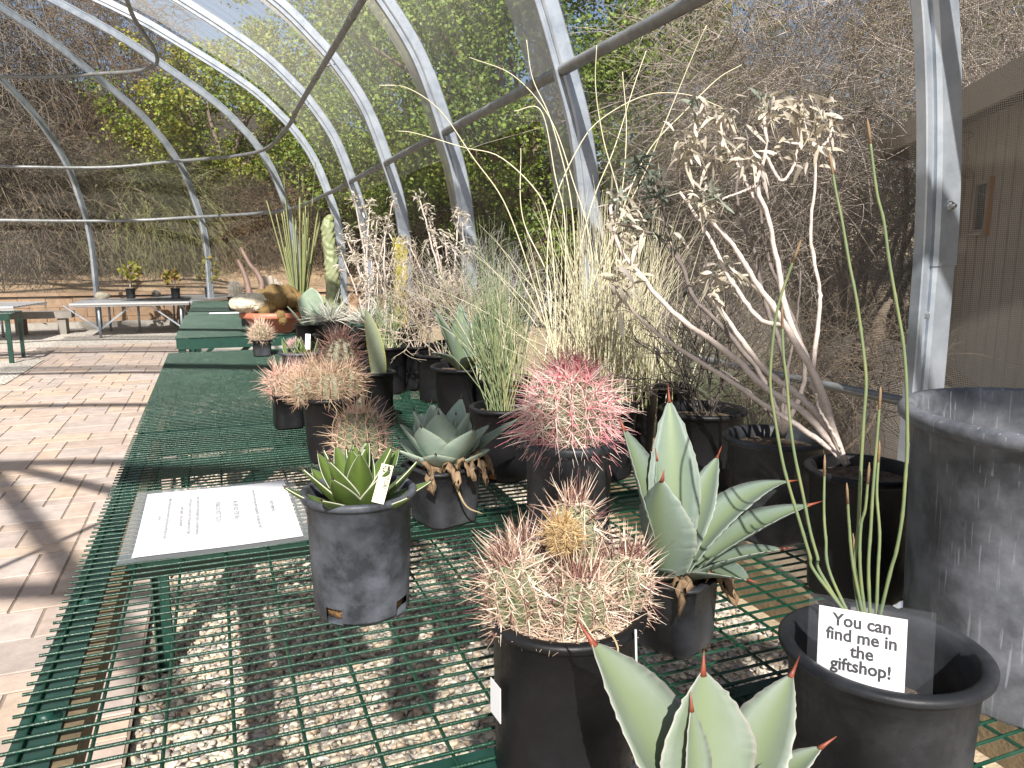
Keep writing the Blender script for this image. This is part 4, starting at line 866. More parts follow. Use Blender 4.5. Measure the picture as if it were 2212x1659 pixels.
def curled_leaves(centres, n, L, spread, pal, up=.2, wr=.19, axis=None):
    """strap leaves that arch and twist: (n per centre); returns one MB"""
    mb = MB(); K = 7
    for ci, c in enumerate(centres):
        d = unit(rng.normal(size=(n, 3))*[1, 1, .7]+[0, 0, up]+(0 if axis is None else np.array(axis[ci])*1.2)); p0 = c + rng.normal(0, spread, (n, 3))
        if axis is not None: p0 = p0 - np.array(axis[ci])*rng.uniform(0, 3*spread, (n, 1))
        Ls = rng.uniform(.55, 1.3, n)*L; s = unit(np.cross(d, rng.normal(size=(n, 3)))); nn = np.cross(s, d); t = np.linspace(0, 1, K)
        curl = rng.uniform(-1.5, 1.1, n); tw = rng.normal(0, 1.1, n)
        P = p0[:, None]+d[:, None]*(Ls[:, None]*(t-.18*t**2))[..., None]+np.array([0, 0, -1])*(Ls[:, None]*.45*t**2*np.abs(curl)[:, None])[..., None]+nn[:, None]*(Ls[:, None]*.35*t**2*curl[:, None])[..., None]
        wv = (Ls*wr*.5)[:, None]*np.sin(math.pi*np.clip(t*.92+.06, 0, 1))[None]**.8
        sd = s[:, None]*np.cos(tw[:, None]*t)[..., None]+nn[:, None]*np.sin(tw[:, None]*t)[..., None]; up_ = np.cross(sd, d[:, None])
        V = np.stack([P+sd*wv[..., None]+up_*wv[..., None]*.35, P, P-sd*wv[..., None]+up_*wv[..., None]*.35], 2).reshape(-1, 3)
        b = (np.arange(n)*K*3)[:, None, None]+(np.arange(K-1)*3)[None, :, None]; j = np.arange(2)[None, None]
        F = np.stack([b+j, b+j+1, b+j+4, b+j+3], -1).reshape(-1, 4)
        col = np.array(pal)[rng.integers(len(pal), size=n)]*rng.uniform(.75, 1.2, (n, 1)); mb.add(V, F, 0, np.repeat(col, K*3, 0))
    return mb
def traced(root, px, d0, d1, r0, r1, m, name='stem', nodes=0, n=36, jit=0.0):
    """one stem along sight lines, its distance running from d0 (first point) to d1, as a tapering round stem"""
    L = len(px); q = [at(u, v, (d0+(d1-d0)*(k/(L-1)))*S) for k, (u, v) in enumerate(px)]; P = spline(q, n)-np.array(root.location)
    if jit: P[1:-1] += rng.normal(0, jit, (n-2, 3))
    rad = np.linspace(r0, r1, n)*(1+rng.normal(0, .05 if jit else 0, n))
    if nodes:
        P = spline(P, n*2) if False else P
        rad = rad*(1+.13*((np.arange(n) % nodes) == 0))
    mb = MB(); mb.tube(P, rad, 8); mb.build(name, m, root); return P
def pot_at(u, dist): p = dirpt(u, dist*S)/S; return (p[0], p[1])

# ---- gift shop pot
p = gift = potted('potted_plant', 'round black pot of thin jointed green stems, holding the gift shop card', 'potted plant', (1.105, .955), 0, GP)
zf = make_pot(p, .155*S, .182*S, .297*S, M['pot_grey'], 72, .50, rim=.011)
GS = [[(1905,1420),(1766,1244),(1749,1199),(1731,1139),(1709,1066),(1691,999),(1674,904),(1664,829),(1669,740),(1681,660),(1704,590),(1716,557)],
 [(1890,1425),(1776,1244),(1766,1204),(1751,1151),(1734,1066),(1716,979),(1706,904),(1700,829),(1692,760),(1690,700)],
 [(1880,1420),(1795,1244),(1784,1164),(1780,1104),(1781,1019)], [(1880,1400),(1844,1229),(1834,1129),(1831,1079)],
 [(1870,1420),(1846,1244),(1854,1141),(1859,1029),(1866,904),(1871,829),(1866,765),(1851,652),(1834,565),(1819,477),(1806,415),(1798,367)],
 [(1880,1420),(1921,1244),(1936,1191),(1949,1116),(1956,1029),(1960,954),(1958,829),(1951,740),(1936,652),(1921,565),(1909,477),(1894,415),(1879,300)],
 [(1885,1420),(1876,1244),(1881,1141),(1886,1054),(1896,929),(1900,874)], [(1890,1420),(1896,1244),(1900,1154),(1894,1066),(1898,989)],
 [(1880,1420),(1859,1244),(1859,1141),(1869,1099),(1875,1036)], [(1885,1420),(1850,1250),(1845,1190)]]
for k, g in enumerate(GS):
    L = len(g); P = traced(p, g, 1.50, 1.50+.02*((k*7) % 5-2), .0016, .0011, M['candelilla'], nodes=6, n=12*max(3, L//2))
    tb = MB(); d = unit(P[-1]-P[-3]); tb.tube([P[-1]-d*.004, P[-1]+d*.010, P[-1]+d*.016], [.0013, .0012, .0004], 7); tb.build('stem_tip', M['dead_leaf'], p)
v0, f0 = ico(2); mb = MB()
for k in range(46):
    a = R(-62)+rng.normal(0, .5); rr = rng.uniform(.03, .062); sc = rng.uniform(.0035, .008); mb.add(v0*sc*rng.uniform(.7, 1.2, 3)+[math.cos(a)*rr, math.sin(a)*rr, zf+.006], f0, 0, np.array([(.52,.42,.28), (.46,.34,.22), (.58,.5,.38)])[k % 3])
tag(mb.build('pebbles', M['stone'], p), None, None, None, 'stuff')
# card in its sleeve
def text_mesh(name, body, size, m, parent, loc, align='CENTER', bold=0.0, space=1.0, sx=1.0, rot=0):
    cu = bpy.data.curves.new(name, 'FONT'); cu.body = body; cu.size = size; cu.align_x = align; cu.align_y = 'CENTER'; cu.offset = bold; cu.space_line = space; cu.extrude = .00005
    cu.resolution_u = 3; ob = bpy.data.objects.new(name+'_src', cu); C.objects.link(ob); dg = bpy.context.evaluated_depsgraph_get()
    me = bpy.data.meshes.new_from_object(ob.evaluated_get(dg)); bpy.data.objects.remove(ob); me.materials.clear(); me.materials.append(m)
    o = bpy.data.objects.new(name, me); C.objects.link(o); o.parent = parent; o.location = loc; o.scale = (sx, 1, 1); o.rotation_euler = (0, 0, rot); return o
TL = at(1770, 1307, 1.405*S); TR = at(1961, 1339, 1.400*S); BL = at(1760, 1480, 1.385*S)
ex = unit(TR-TL); ey = unit((TL-BL)-ex*((TL-BL)@ex)); en = np.cross(ex, ey); wd_ = np.linalg.norm(TR-TL); hg_ = .098
card = bpy.data.objects.new('sign_card', None); C.objects.link(card); card.empty_display_size = .03
card.matrix_world = Matrix([[ex[0], ey[0], en[0], (TL+TR)[0]/2], [ex[1], ey[1], en[1], (TL+TR)[1]/2], [ex[2], ey[2], en[2], (TL+TR)[2]/2], [0, 0, 0, 1]])
tag(card, 'white card in a clear sleeve reading You can find me in the giftshop!', 'sign')
mb = MB(); mb.box((0, -hg_/2, 0), (wd_, hg_, .0005)); mb.build('paper', M['white'], card, False)
mb = MB(); mb.box((.006, -hg_/2+.004, .0016), (wd_*1.42, hg_+.012, .0004)); mb.build('sleeve', film('sign_sleeve', (.3,.32,.36), .04), card, False)
for k, (ln, dx) in enumerate((('You can', .0), ('find me in', .0), ('the', .001), ('giftshop!', .0005))):
    text_mesh('lettering', ln, .0150, M['ink'], card, (dx, -.0100-.0126*k, .0006), bold=.00038, sx=.92)
# ---- shrub with long pale stems
CH = dict(h=.383)
p = potted('potted_shrub', 'leaning shrub with long pale bare stems and withered cream leaf tufts', 'potted shrub', (1.763, 1.648), 0, GP)
zf = make_pot(p, .134*S, .165*S, .383*S, M['pot_black'], 64, .90)
base = (1829, 1004)
ST = [([base,(1800,975),(1740,930),(1660,880),(1581,825),(1481,762),(1406,710),(1356,660),(1326,625)], 2.42, 2.30, .0052, .0024),
 ([base,(1790,950),(1735,890),(1643,830),(1606,790),(1543,740),(1481,697),(1431,652),(1381,590),(1338,535),(1318,447)], 2.42, 2.38, .0066, .0030),
 ([base,(1800,960),(1769,900),(1720,850),(1659,805),(1606,740),(1568,685),(1531,635)], 2.42, 2.48, .0066, .0040),
 ([base,(1806,950),(1769,830),(1696,702),(1659,647),(1631,607),(1606,565),(1581,527),(1533,472),(1505,430)], 2.42, 2.30, .0066, .0032),
 ([base,(1800,945),(1775,860),(1740,770),(1700,680),(1684,590),(1674,540),(1659,465),(1635,400),(1655,330),(1650,240)], 2.42, 2.45, .0066, .0026),
 ([base,(1812,985),(1794,955),(1774,879),(1756,829),(1757,790),(1771,665),(1769,615),(1751,515),(1759,415),(1763,330)], 2.42, 2.52, .0056, .0024),
 ([(1696,702),(1643,690),(1593,627),(1563,577),(1546,540),(1511,477),(1468,415)], 2.38, 2.42, .0042, .0026),
 ([(1659,465),(1625,420),(1600,370),(1565,310),(1555,250)], 2.45, 2.50, .0034, .0020), ([(1650,330),(1690,390),(1722,330),(1720,240)], 2.46, 2.50, .0030, .0018),
 ([(1763,330),(1745,295),(1738,260)], 2.52, 2.5, .0024, .0015), ([(1763,330),(1790,300),(1800,265)], 2.52, 2.54, .0024, .0015), ([(1635,400),(1600,415),(1560,430)], 2.45, 2.45, .0026, .0016), ([(1318,447),(1340,420),(1365,400)], 2.38, 2.4, .0026, .0016),
 ([base,(1812,960),(1790,920),(1768,880),(1762,850)], 2.40, 2.30, .0030, .0018)]
for px, a, b, r0, r1 in ST: traced(p, px, a, b, r0*.84, r1*.84, M['stem_white'], jit=.0005, n=44)
loc = np.array(p.location); tips = lambda L: [at(u, v, d*S)-loc for u, v, d in L]
c_ = tips([(1650,235,2.45),(1690,240,2.47),(1720,235,2.5),(1740,255,2.5),(1785,250,2.53),(1800,270,2.54),(1555,250,2.5),(1520,245,2.5),(1595,330,2.47),(1625,350,2.46),(1565,320,2.48),(1690,330,2.48),(1760,310,2.52),(1480,330,2.42),(1500,300,2.45),(1340,440,2.39),(1350,480,2.39),(1330,600,2.3),(1345,615,2.3),(1535,440,2.3),(1515,425,2.3),(1560,590,2.48),(1545,610,2.48),(1575,600,2.48),(1380,520,2.4)])
curled_leaves(c_, 26, .029, .011, CREAM, -.05).build('withered_leaves', M['leaf_cream'], p)
c_ = tips([(1545,425,2.28),(1530,425,2.3),(1565,575,2.45),(1330,430,2.36),(1500,235,2.45),(1640,215,2.45)])
curled_leaves(c_, 9, .030, .004, SAGE, .6).build('green_leaves', M['leaf_cream'], p)
# ---- shrub behind it, stems darkened in colour for shade, sage leaves
p = potted('potted_shrub', 'shaded shrub with shade-darkened stems and sage-green leaf tops behind the pale stems', 'potted shrub', (1.829, 2.106), 0, GP)
zf = make_pot(p, .118*S, .182*S, .372*S, M['pot_grey'], 56, .88)
base = (1690, 945)
for px, a, b, r0, r1 in (([base,(1665,850),(1606,760),(1543,690),(1496,640),(1471,570),(1423,512),(1390,500),(1361,490)], 2.8, 2.75, .0050, .0022), ([(1471,570),(1440,500),(1425,430),(1405,380)], 2.77, 2.75, .003, .0018),
  ([base,(1700,840),(1690,760),(1665,690),(1640,610),(1631,545),(1603,485),(1591,415),(1600,340)], 2.8, 2.85, .0052, .0022), ([base,(1735,830),(1730,740),(1700,660),(1660,560),(1645,470),(1640,400)], 2.8, 2.9, .0048, .002), ([base,(1690,880),(1700,800),(1720,700),(1730,585)], 2.8, 2.75, .0036, .0014), ([base,(1660,890),(1600,830),(1560,800)], 2.8, 2.7, .003, .0014)):
    traced(p, px, a, b, r0, r1, M['stem_shaded'], jit=.0008, n=40)
loc = np.array(p.location)
curled_leaves(tips([(1390,350,2.75),(1375,375,2.75),(1410,395,2.75),(1425,420,2.76),(1355,490,2.75),(1380,470,2.75)]), 16, .034, .006, DSAGE, .5).build('sage_leaves', M['leaf_cream'], p)
curled_leaves(tips([(1420,440,2.75),(1400,480,2.75),(1600,350,2.85),(1450,520,2.77),(1490,620,2.8),(1345,500,2.75)]), 12, .026, .010, CREAM[1:]+DSAGE, -.1).build('withered_leaves', M['leaf_cream'], p)
# ---- recursive branching bushes
def grow(acc, p, d, L, r, lev, kids, spread, up, shrink=.72, crook=.25):
    K = 5; t = np.linspace(0, 1, K); b = rng.normal(0, crook*L, 3); q = p+np.outer(t*L, d)+np.outer(t**2, b*.5+np.array([0, 0, up*L*.3])); acc.append((q, np.linspace(r, r*.72, K)))
    if lev == 0: return
    e = q[-1]; de = unit(q[-1]-q[-2])
    for k in range(kids if lev > 1 else max(2, kids-1)):
        s = rng.uniform(.45, 1) if k else 1; i = min(K-1, int(s*(K-1)+.5)); grow(acc, q[i], unit(de+rng.normal(0, spread, 3)+[0, 0, up]), L*shrink*rng.uniform(.75, 1.2), r*.70, lev-1, kids, spread, up, shrink, crook)
def branchy(root, starts, m, name='branches', **k):
    acc = []
    for p0, d0 in starts: grow(acc, np.array(p0, float), unit(np.array(d0, float)), **k)
    v, f = tubes(np.stack([a for a, _ in acc]), np.stack([b for _, b in acc]), 4); mb = MB(); mb.add(v, f); mb.build(name, m, root); return np.array([a[-1] for a, _ in acc[len(acc)//2:]])
p = potted('potted_shrub', 'black pot of dark leafless twigs standing by the sandy gap', 'potted shrub', (1.967, 2.73), 0, GP)
zf = make_pot(p, .144*S, .192*S, .343*S, M['pot_black'], 56, .86)
branchy(p, [((rng.normal(0, .012), rng.normal(0, .012), zf), (rng.normal(0, .45), rng.normal(0, .45), 1)) for _ in range(11)], M['dark_stem'], L=.11, r=.0022, lev=4, kids=3, spread=.42, up=.05, shrink=.74)
# ---- big tub at right
p = potted('plant_tub', 'very large scuffed grey-black tub cut off by the right edge', 'potted plant', (1.80, 1.12), 0, GP)
zf = make_pot(p, .288*S, .345*S, .648*S, M['pot_big'], 96, .72, rim=.016)
acc = branchy(p, [((.06+rng.normal(0, .015), -.03, zf), (1.0+rng.normal(0, .2), rng.normal(-.2, .2), .55)) for _ in range(5)], M['stem_white'], L=.10, r=.0034, lev=4, kids=2, spread=.5, up=.05, shrink=.8)
# ---- thin green reeds in the pot left of the barrel cactus
def reeds(root, zf, n, h, lean, m, r, spread=.02, az=None, name='blades', bendk=.5, lo=.5):
    th = rng.uniform(0, 6.28, n) if az is None else rng.normal(az[0], az[1], n); ls = np.abs(rng.normal(0, 1, n))*lean; L = rng.uniform(lo, 1, n)*h
    b0 = np.stack([rng.normal(0, spread, n), rng.normal(0, spread, n), np.full(n, zf-.004)], 1); d = unit(np.stack([np.cos(th)*ls, np.sin(th)*ls, np.ones(n)], 1)+rng.normal(0, .05, (n, 3)))
    bend = np.stack([np.cos(th), np.sin(th), -.7+0*th], 1)*(L*ls*bendk)[:, None]+rng.normal(0, .03, (n, 3))*L[:, None]
    v, f = spikes(b0, d, L, np.full(n, r), bend, r*.25, 9); mb = MB(); mb.add(v, f); return mb.build(name, m, root)
p = potted('potted_reeds', 'thin blue-green reeds fanning out of a black pot left of the pink cactus', 'potted grass', (1.192, 3.165), 0, GP)
zf = make_pot(p, .128*S, .152*S, .331*S, M['pot_black'], 56, .88, holes=4, hphase=R(215))
reeds(p, zf, 55, .46, .30, M['reed'], .0012, .014, (R(165), .8)); reeds(p, zf, 26, .28, .25, M['green_straw'], .0011, .016)
# ---- tall straw-coloured grass
p = potted('potted_grass', 'very tall straw-coloured wiry grass behind the pink barrel cactus', 'potted grass', (1.62, 3.05), 0, GP)
zf = make_pot(p, .16*S, .20*S, .36*S, M['pot_black'], 48, .9)
base = (1215, 800); D = 3.45
for px in ([base,(1190,740),(1150,600),(1090,440),(1020,340),(950,240),(880,190),(820,184)], [base,(1200,650),(1190,500),(1165,420),(1080,340),(1000,318),(900,288),(858,283)], [base,(1275,620),(1268,500),(1240,400),(1190,260),(1110,165),(1015,124)],
  [base,(1180,640),(1185,520),(1200,430),(1240,330),(1290,262),(1390,207),(1480,204),(1560,232)], [base,(1270,650),(1330,500),(1390,380),(1430,285),(1490,130),(1524,55)], [base,(1290,640),(1340,470),(1400,330),(1480,240),(1550,170),(1600,140)],
  [base,(1300,620),(1345,480),(1305,300),(1285,190),(1290,98)], [base,(1240,600),(1280,430),(1330,320),(1370,185),(1394,110)], [base,(1240,580),(1230,420),(1190,260),(1150,170),(1134,86)], [base,(1300,600),(1340,430),(1350,280),(1345,155)], [base,(1190,620),(1130,470),(1126,320)], [base,(1220,500),(1200,380),(1170,240),(1110,240)]):
    px = [(u+rng.normal(0, 1.5) if k else u+rng.normal(0, 22), v) for k, (u, v) in enumerate(px)]; traced(p, px, D, D+rng.uniform(-.25, .25), .0017, .0008, M['straw'], name='stalk', n=40)
reeds(p, zf, 230, .50, .16, M['straw'], .0013, .046, None, 'blades', .5, .45); reeds(p, zf, 90, .27, .20, M['green_straw'], .0012, .045, None, 'blades'); reeds(p, zf, 30, .55, .28, M['straw'], .0013, .03, None, 'blades', .6)
p = potted('potted_grass', 'second clump of pale wiry grass between the barrel cactus and the hoop post', 'potted grass', (1.96, 3.40), 0, GP)
zf = make_pot(p, .15*S, .19*S, .36*S, M['pot_black'], 40, .9)
reeds(p, zf, 170, .46, .17, M['straw'], .0014, .045, None, 'blades'); reeds(p, zf, 60, .28, .25, M['green_straw'], .0013, .045, None, 'blades')
# ---- tall narrow pot right of the barrel cactus
p = potted('tall_pot', 'narrow tall black pot just right of the pink cactus', 'pot', (2.01, 3.02), .2, GP)
zf = make_pot(p, .075*S, .085*S, .40*S, M['pot_black'], 32, .9, square=True); reeds(p, zf, 10, .18, .2, M['straw'], .0012, .01)
# ---- cereus column with yellow edge
M['cereus'] = mat('cereus_skin', (.27,.315,.20), .5, noise=(.33,.37,.25), nscale=25, tint=tint_edge((.44,.44,.13), .82, .93), bump=.05, bscale=80)
p = potted('potted_cactus', 'single upright pale green cactus blade with yellow edges', 'potted plant', (.868, 4.40), 0, GP)
zf = make_pot(p, .09*S, .116*S, .331*S, M['pot_black'], 48, .80)
b, sp = agave_leaf(.215, .048, 92, 96, gut=-.30, base=.80, wide=.35, teeth=16, ta=.02, thick=.42, spine=0, n=40, mcross=9, blunt=1.6, side=.14)
put(b, R(70), (.006, -.002, zf-.004)).build('stem', M['cereus'], p)
n = 60; tt = rng.uniform(.05, .98, n); P = np.stack([np.full(n, .0), rng.choice([-.021, .021], n)+.03*tt**2, zf+tt*.2], 1); c_, s_ = math.cos(R(70)), math.sin(R(70)); P[:, :2] = np.stack([P[:, 0]*c_-P[:, 1]*s_-.006*0+.006, P[:, 0]*s_+P[:, 1]*c_], 1)
v, f = spikes(P, unit(rng.normal(size=(n, 3))), rng.uniform(.004, .010, n), np.full(n, .0004)); mb = MB(); mb.add(v, f, 0, (.10,.08,.07)); tag(mb.build('spines', M['spines'], p, False), None, None, None, 'stuff')
# ---- small grass pot
p = potted('potted_reeds', 'short blue-green grass in a shiny black pot beside the cereus blade', 'potted grass', (1.17, 5.50), 0, GP)
zf = make_pot(p, .12*S, .152*S, .346*S, M['pot_black'], 44, .93)
reeds(p, zf, 46, .33, .20, M['reed'], .0015, .02); reeds(p, zf, 22, .12, .6, M['straw'], .0013, .02)
# ---- low green succulent with white tag
p = potted('potted_succulent', 'low green pointed succulent in a wide dusty pot with a white tag', 'potted plant', (.588, 5.805), 0, GP)
zf = make_pot(p, .131*S, .168*S, .299*S, M['pot_dusty'], 48, .93)
for k in range(17):
    a = rng.uniform(0, 6.283); add_leaf(p, a, (rng.normal(0, .02), rng.normal(0, .02), zf-.004), M['ag_vic'], M['spine_dark'], L=rng.uniform(.05, .075), W=.016, e0=60+rng.normal(0, 10), e1=75+rng.normal(0, 10), gut=.3, base=.85, wide=.3, teeth=3, ta=0, thick=.2, spine=0, n=12, mcross=5)
mb = MB(); d = rand_dirs(500); d[:, 2] = np.abs(d[:, 2]); v, f = spikes(np.array([-.02, .04, zf+.02])+d*.018, d, rng.uniform(.012, .028, 500), np.full(500, .0007)); mb.add(v, f, 0, np.repeat(np.array([(.60,.36,.36), (.62,.46,.42)])[rng.integers(2, size=500)], 9, 0)); tag(mb.build('pink_spines', M['spines'], p, False), None, None, None, 'stuff')
mb = MB(); mb.box((0, 0, 0), (.018, .0012, .055)); o = mb.build('plant_tag', M['white'], None, False, np.array(p.location)+[.022, -.02, zf+.045]); o.rotation_euler = (R(-12), R(8), R(10)); tag(o, 'blank white plant tag stuck in the low green succulent', 'tag')

# ================================================================== FARTHER ROWS
def far_pot(name, label, cat, u, dist, r0, r1, h, m='pot_black', fill=.93, square=False):
    q = potted(name, label, cat, pot_at(u, dist), 0, GP); return q, make_pot(q, r0*S, r1*S, h*S, M[m], 32, fill, square=square)
def white_agave(label, u, dist, zc):
    p, zf = far_pot('potted_agave', label, 'potted plant', u, dist, .13, .17, .32); zf = max(zf, zc*S-TZ)
    n = 110; d = rand_dirs(n); d[:, 2] = np.abs(d[:, 2])*.9+.05; d = unit(d); L = rng.uniform(.07, .125, n); bend = rng.normal(0, .018, (n, 3))
    v, f = spikes(np.array([0, 0, zf-.01])+d*.015, d, L, np.full(n, .0026), bend, .0004, 5); mb = MB(); mb.add(v, f, 0, np.repeat(np.array([(.62,.60,.54), (.54,.50,.44), (.48,.50,.44)])[rng.integers(3, size=n)], 18, 0)); mb.build('leaves', M['spines'], p)
    for k in range(14):
        a = rng.uniform(0, 6.28); add_leaf(p, a, (0, 0, zf-.012), M['ag_parry'], M['spine_dark'], L=.085, W=.014, e0=rng.uniform(20, 80), e1=rng.uniform(10, 60), gut=.4, base=.8, wide=.3, teeth=3, ta=0, thick=.2, spine=.1, n=14, mcross=5)
white_agave('whitish spidery rosette above the dark hedgehog cactus', 715, 6.9, 1.93); white_agave('whitish spidery rosette right behind the cereus blade', 795, 6.5, 1.93)
# opuntia pad
p, zf = far_pot('potted_cactus', 'blue-green flat pad with two small leaves beside the terracotta bowl', 'potted plant', 668, 8.2, .13, .16, .30)
M['pad'] = mat('pad_skin', (.20,.27,.19), .5, noise=(.26,.32,.24), nscale=18)
for az, e, L, W in ((R(60), 80, .20, .135), (R(190), 50, .14, .05), (R(175), 75, .16, .04), (R(-70), 70, .10, .06)):
    add_leaf(p, az, (math.cos(az)*.02, math.sin(az)*.02, zf-.01), M['pad'], M['spine_dark'], L=L, W=W, e0=e, e1=e+6, gut=.12, base=.35, wide=.55, teeth=4, ta=0, thick=.12, spine=0, n=22, blunt=1.5)
# terracotta bowl with moss-brown cactus mound and white rock
M['terra'] = mat('terracotta_plastic', (.44,.155,.085), .5, noise=(.34,.125,.075), nscale=8); M['mound'] = mat('brown_fuzzy_skin', (.24,.15,.055), .9, noise=(.15,.10,.035), nscale=60, bump=1, bscale=220, bdist=.006)
p = potted('terracotta_bowl', 'wide terracotta bowl overflowing with a brown fuzzy cactus mound', 'potted plant', (.745, 10.47), 0, GP)
mb = MB(); mb.lathe([(.001, .003), (.20*S, 0), (.26*S, .05*S), (.38*S, .19*S), (.385*S, .20*S), (.44*S, .205*S), (.445*S, .225*S), (.44*S, .275*S), (.425*S, .28*S), (.41*S, .25*S), (.001, .22*S)], 64); mb.build('bowl', M['terra'], p)
def lumpy(cs, sub=3, flat=1.0):
    v0, f0 = ico(sub); mb = MB()
    for (x, y, z, r) in cs:
        v = v0*(1+rng.normal(0, .035, (len(v0), 1)))*r*np.array([1, 1, flat]); mb.add(v+[x, y, z], f0)
    return mb
cs = [(x_, y_, .14+.10*max(0, 1-((x_-.03)/.19)**2-(y_/.17)**2)+rng.uniform(-.01, .02), rng.uniform(.038, .056)) for x_, y_ in zip(rng.uniform(-.11, .18, 54), rng.uniform(-.14, .13, 54))]+[(.02, -.19, .12, .032), (.03, -.20, .09, .026)]
m_ = lumpy(cs); m_.build('mound', M['mound'], p)
n = 4200; k = rng.integers(len(cs), size=n); d = rand_dirs(n); cc_ = np.array(cs)[k]; v, f = spikes(cc_[:, :3]+d*cc_[:, 3:], d, rng.uniform(.006, .014, n), np.full(n, .0008)); mb = MB(); mb.add(v, f, 0, np.repeat(np.array([(.34,.22,.08), (.22,.13,.05), (.40,.28,.10)])[rng.integers(3, size=n)], 9, 0)); tag(mb.build('spines', M['spines'], p, False), None, None, None, 'stuff')
M['white_rock'] = mat('white_rough_rock', (.66,.60,.48), .95, noise=(.5,.44,.33), nscale=30, bump=.9, bscale=45, bdist=.02)
q = at(527, 662, 10.35*S); v0, f0 = ico(4); v = v0*np.array([.135, .09, .062])*(1+.10*np.sin(v0[:, :1]*9)*np.sin(v0[:, 1:2]*8+1)+rng.normal(0, .02, (len(v0), 1))); mb = MB(); mb.add(v, f0); tag(mb.build('white_rock', M['white_rock'], None, True, (q[0]+.05, q[1]-.02, TZ+.285*S+.055)), 'rough white rock balanced on the rim of the terracotta bowl', 'rock')
# upright things behind the bowl
M['can_yel'] = mat('yellow_green_cane', (.25,.265,.11), .6, noise=(.18,.21,.09), nscale=14); M['totem'] = mat('totem_cactus_skin', (.22,.26,.13), .55, noise=(.28,.30,.17), nscale=14)
M['brown_fleshy'] = mat('reddish_fleshy_stem', (.20,.125,.10), .6, noise=(.14,.095,.075), nscale=12); M['grey_fleshy'] = mat('grey_fuzzy_stem', (.34,.30,.25), .8, noise=(.26,.22,.18), nscale=16)
p, zf = far_pot('potted_cactus', 'bundle of tall slim yellow-green canes behind the terracotta bowl', 'potted plant', 650, 11.7, .17, .20, .30)
for k in range(42):
    a = rng.uniform(0, 6.28); l = abs(rng.normal(0, .10)); H = rng.uniform(.35, .80)*(1 if k > 5 else 1.25); P = [np.array([math.cos(a)*.03, math.sin(a)*.03, zf-.01]), np.array([math.cos(a)*(.04+l*.5*H), math.sin(a)*(.04+l*.5*H), zf+H*.5]), np.array([math.cos(a)*(.05+l*H), math.sin(a)*(.05+l*H), zf+H])]
    mb = MB(); mb.tube(spline(P, 12), np.linspace(.0066, .0036 if k > 5 else .0022, 12), 7); mb.build('cane', M['can_yel'], p)
p, zf = far_pot('potted_cactus', 'tall knobbly pale green cactus column with a yellow tip', 'potted plant', 718, 9.7, .16, .19, .26)
th = np.linspace(0, 6.283, 25)[:-1]; zz = np.linspace(0, .60, 90); mb = MB(); rr = .042*np.minimum(1, ((.605-zz)/.05)**.5)*(1-.12*zz/.6)
V = [np.stack([(r+.008*np.sin(th*5+3*np.sin(z*31))*np.sin(z*95+1.7*np.sin(th*2)))*np.cos(th)+.010*math.sin(z*7), (r+.008*np.sin(th*5+3*np.sin(z*31))*np.sin(z*95+1.7*np.sin(th*2)))*np.sin(th), np.full(24, z+zf-.02)+.004*np.sin(th*3+z*60)], 1) for r, z in zip(rr, zz)]
F = [(i*24+j, i*24+(j+1) % 24, (i+1)*24+(j+1) % 24, (i+1)*24+j) for i in range(89) for j in range(24)]; mb.add(np.concatenate(V), np.array(F)); mb.build('stem', M['totem'], p)
for c_ in ((.008, 0, zf+.575, .026), (.05, -.02, zf+.02, .03), (.062, -.03, zf+.065, .028)): lumpy([c_], 3).build('side_shoot', M['can_yel'], p)
p, zf = far_pot('potted_succulent', 'black pot of low olive-yellow moss-like succulent beside the tall column', 'potted plant', 700, 11.4, .22, .26, .32)
lumpy([(rng.uniform(-.10, .10), rng.uniform(-.09, .09), zf+rng.uniform(0, .03), rng.uniform(.02, .04)) for _ in range(40)], 2).build('mound', M['can_yel'], p)
p, zf = far_pot('potted_succulent', 'clump of fat grey finger stems behind the terracotta bowl', 'potted plant', 595, 13.0, .15, .18, .32)
for (a, l, e) in ((R(170), .18, 55), (R(150), .20, 65), (R(120), .19, 75), (R(70), .17, 70), (R(200), .15, 35), (R(20), .15, 60), (R(260), .14, 50), (R(300), .15, 65)):
    d = np.array([math.cos(a)*math.cos(R(e)), math.sin(a)*math.cos(R(e)), math.sin(R(e))]); mb = MB(); mb.tube([np.array([0, 0, zf])+d*t for t in (0, l*.3, l*.7, l*.93, l*1.0)], [.018, .026, .028, .022, .006], 10); mb.build('finger', M['grey_fleshy'], p)
p, zf = far_pot('potted_succulent', 'two long reddish fleshy horns rising behind the white rock', 'potted plant', 545, 11.6, .15, .17, .22)
for pts in ([(540,650),(536,620),(527,590),(514,562)], [(552,650),(566,620),(556,590),(540,572),(520,535)]):
    L = len(pts); q = [at(u, v, (11.6+.1*k)*S)-np.array(p.location) for k, (u, v) in enumerate(pts)]; mb = MB(); mb.tube(spline(q, 16), np.linspace(.026, .012, 16), 9); mb.build('horn', M['brown_fleshy'], p)
lumpy([(rng.uniform(-.06, .1), rng.uniform(-.06, .06), zf+.01, .03) for _ in range(10)], 2).build('mound', M['grey_fleshy'], p)
for u, dist, lb in ((512, 15.0, 'small black pot of fuzzy white cactus at the far table end'), (610, 12.2, 'small dark pot with rusty dry plant beside the grey fingers')):
    p, zf = far_pot('potted_cactus', lb, 'potted plant', u, dist, .13, .16, .25, 'pot_grey')
    c_ = [(.62,.56,.50), (.5,.45,.4)] if u < 600 else [(.26,.13,.06), (.18,.10,.05)]
    b, sp = cactus_stem((0, 0, zf), (0, 0, 1), .13, .05, 12, .15, 8, 9, .03, 2, .03, .0012, colors=c_); o = b.build('stem', M['cac_grey'], p); tag(sp.build('spines', M['spines'], o, False), None, None, None, 'stuff')
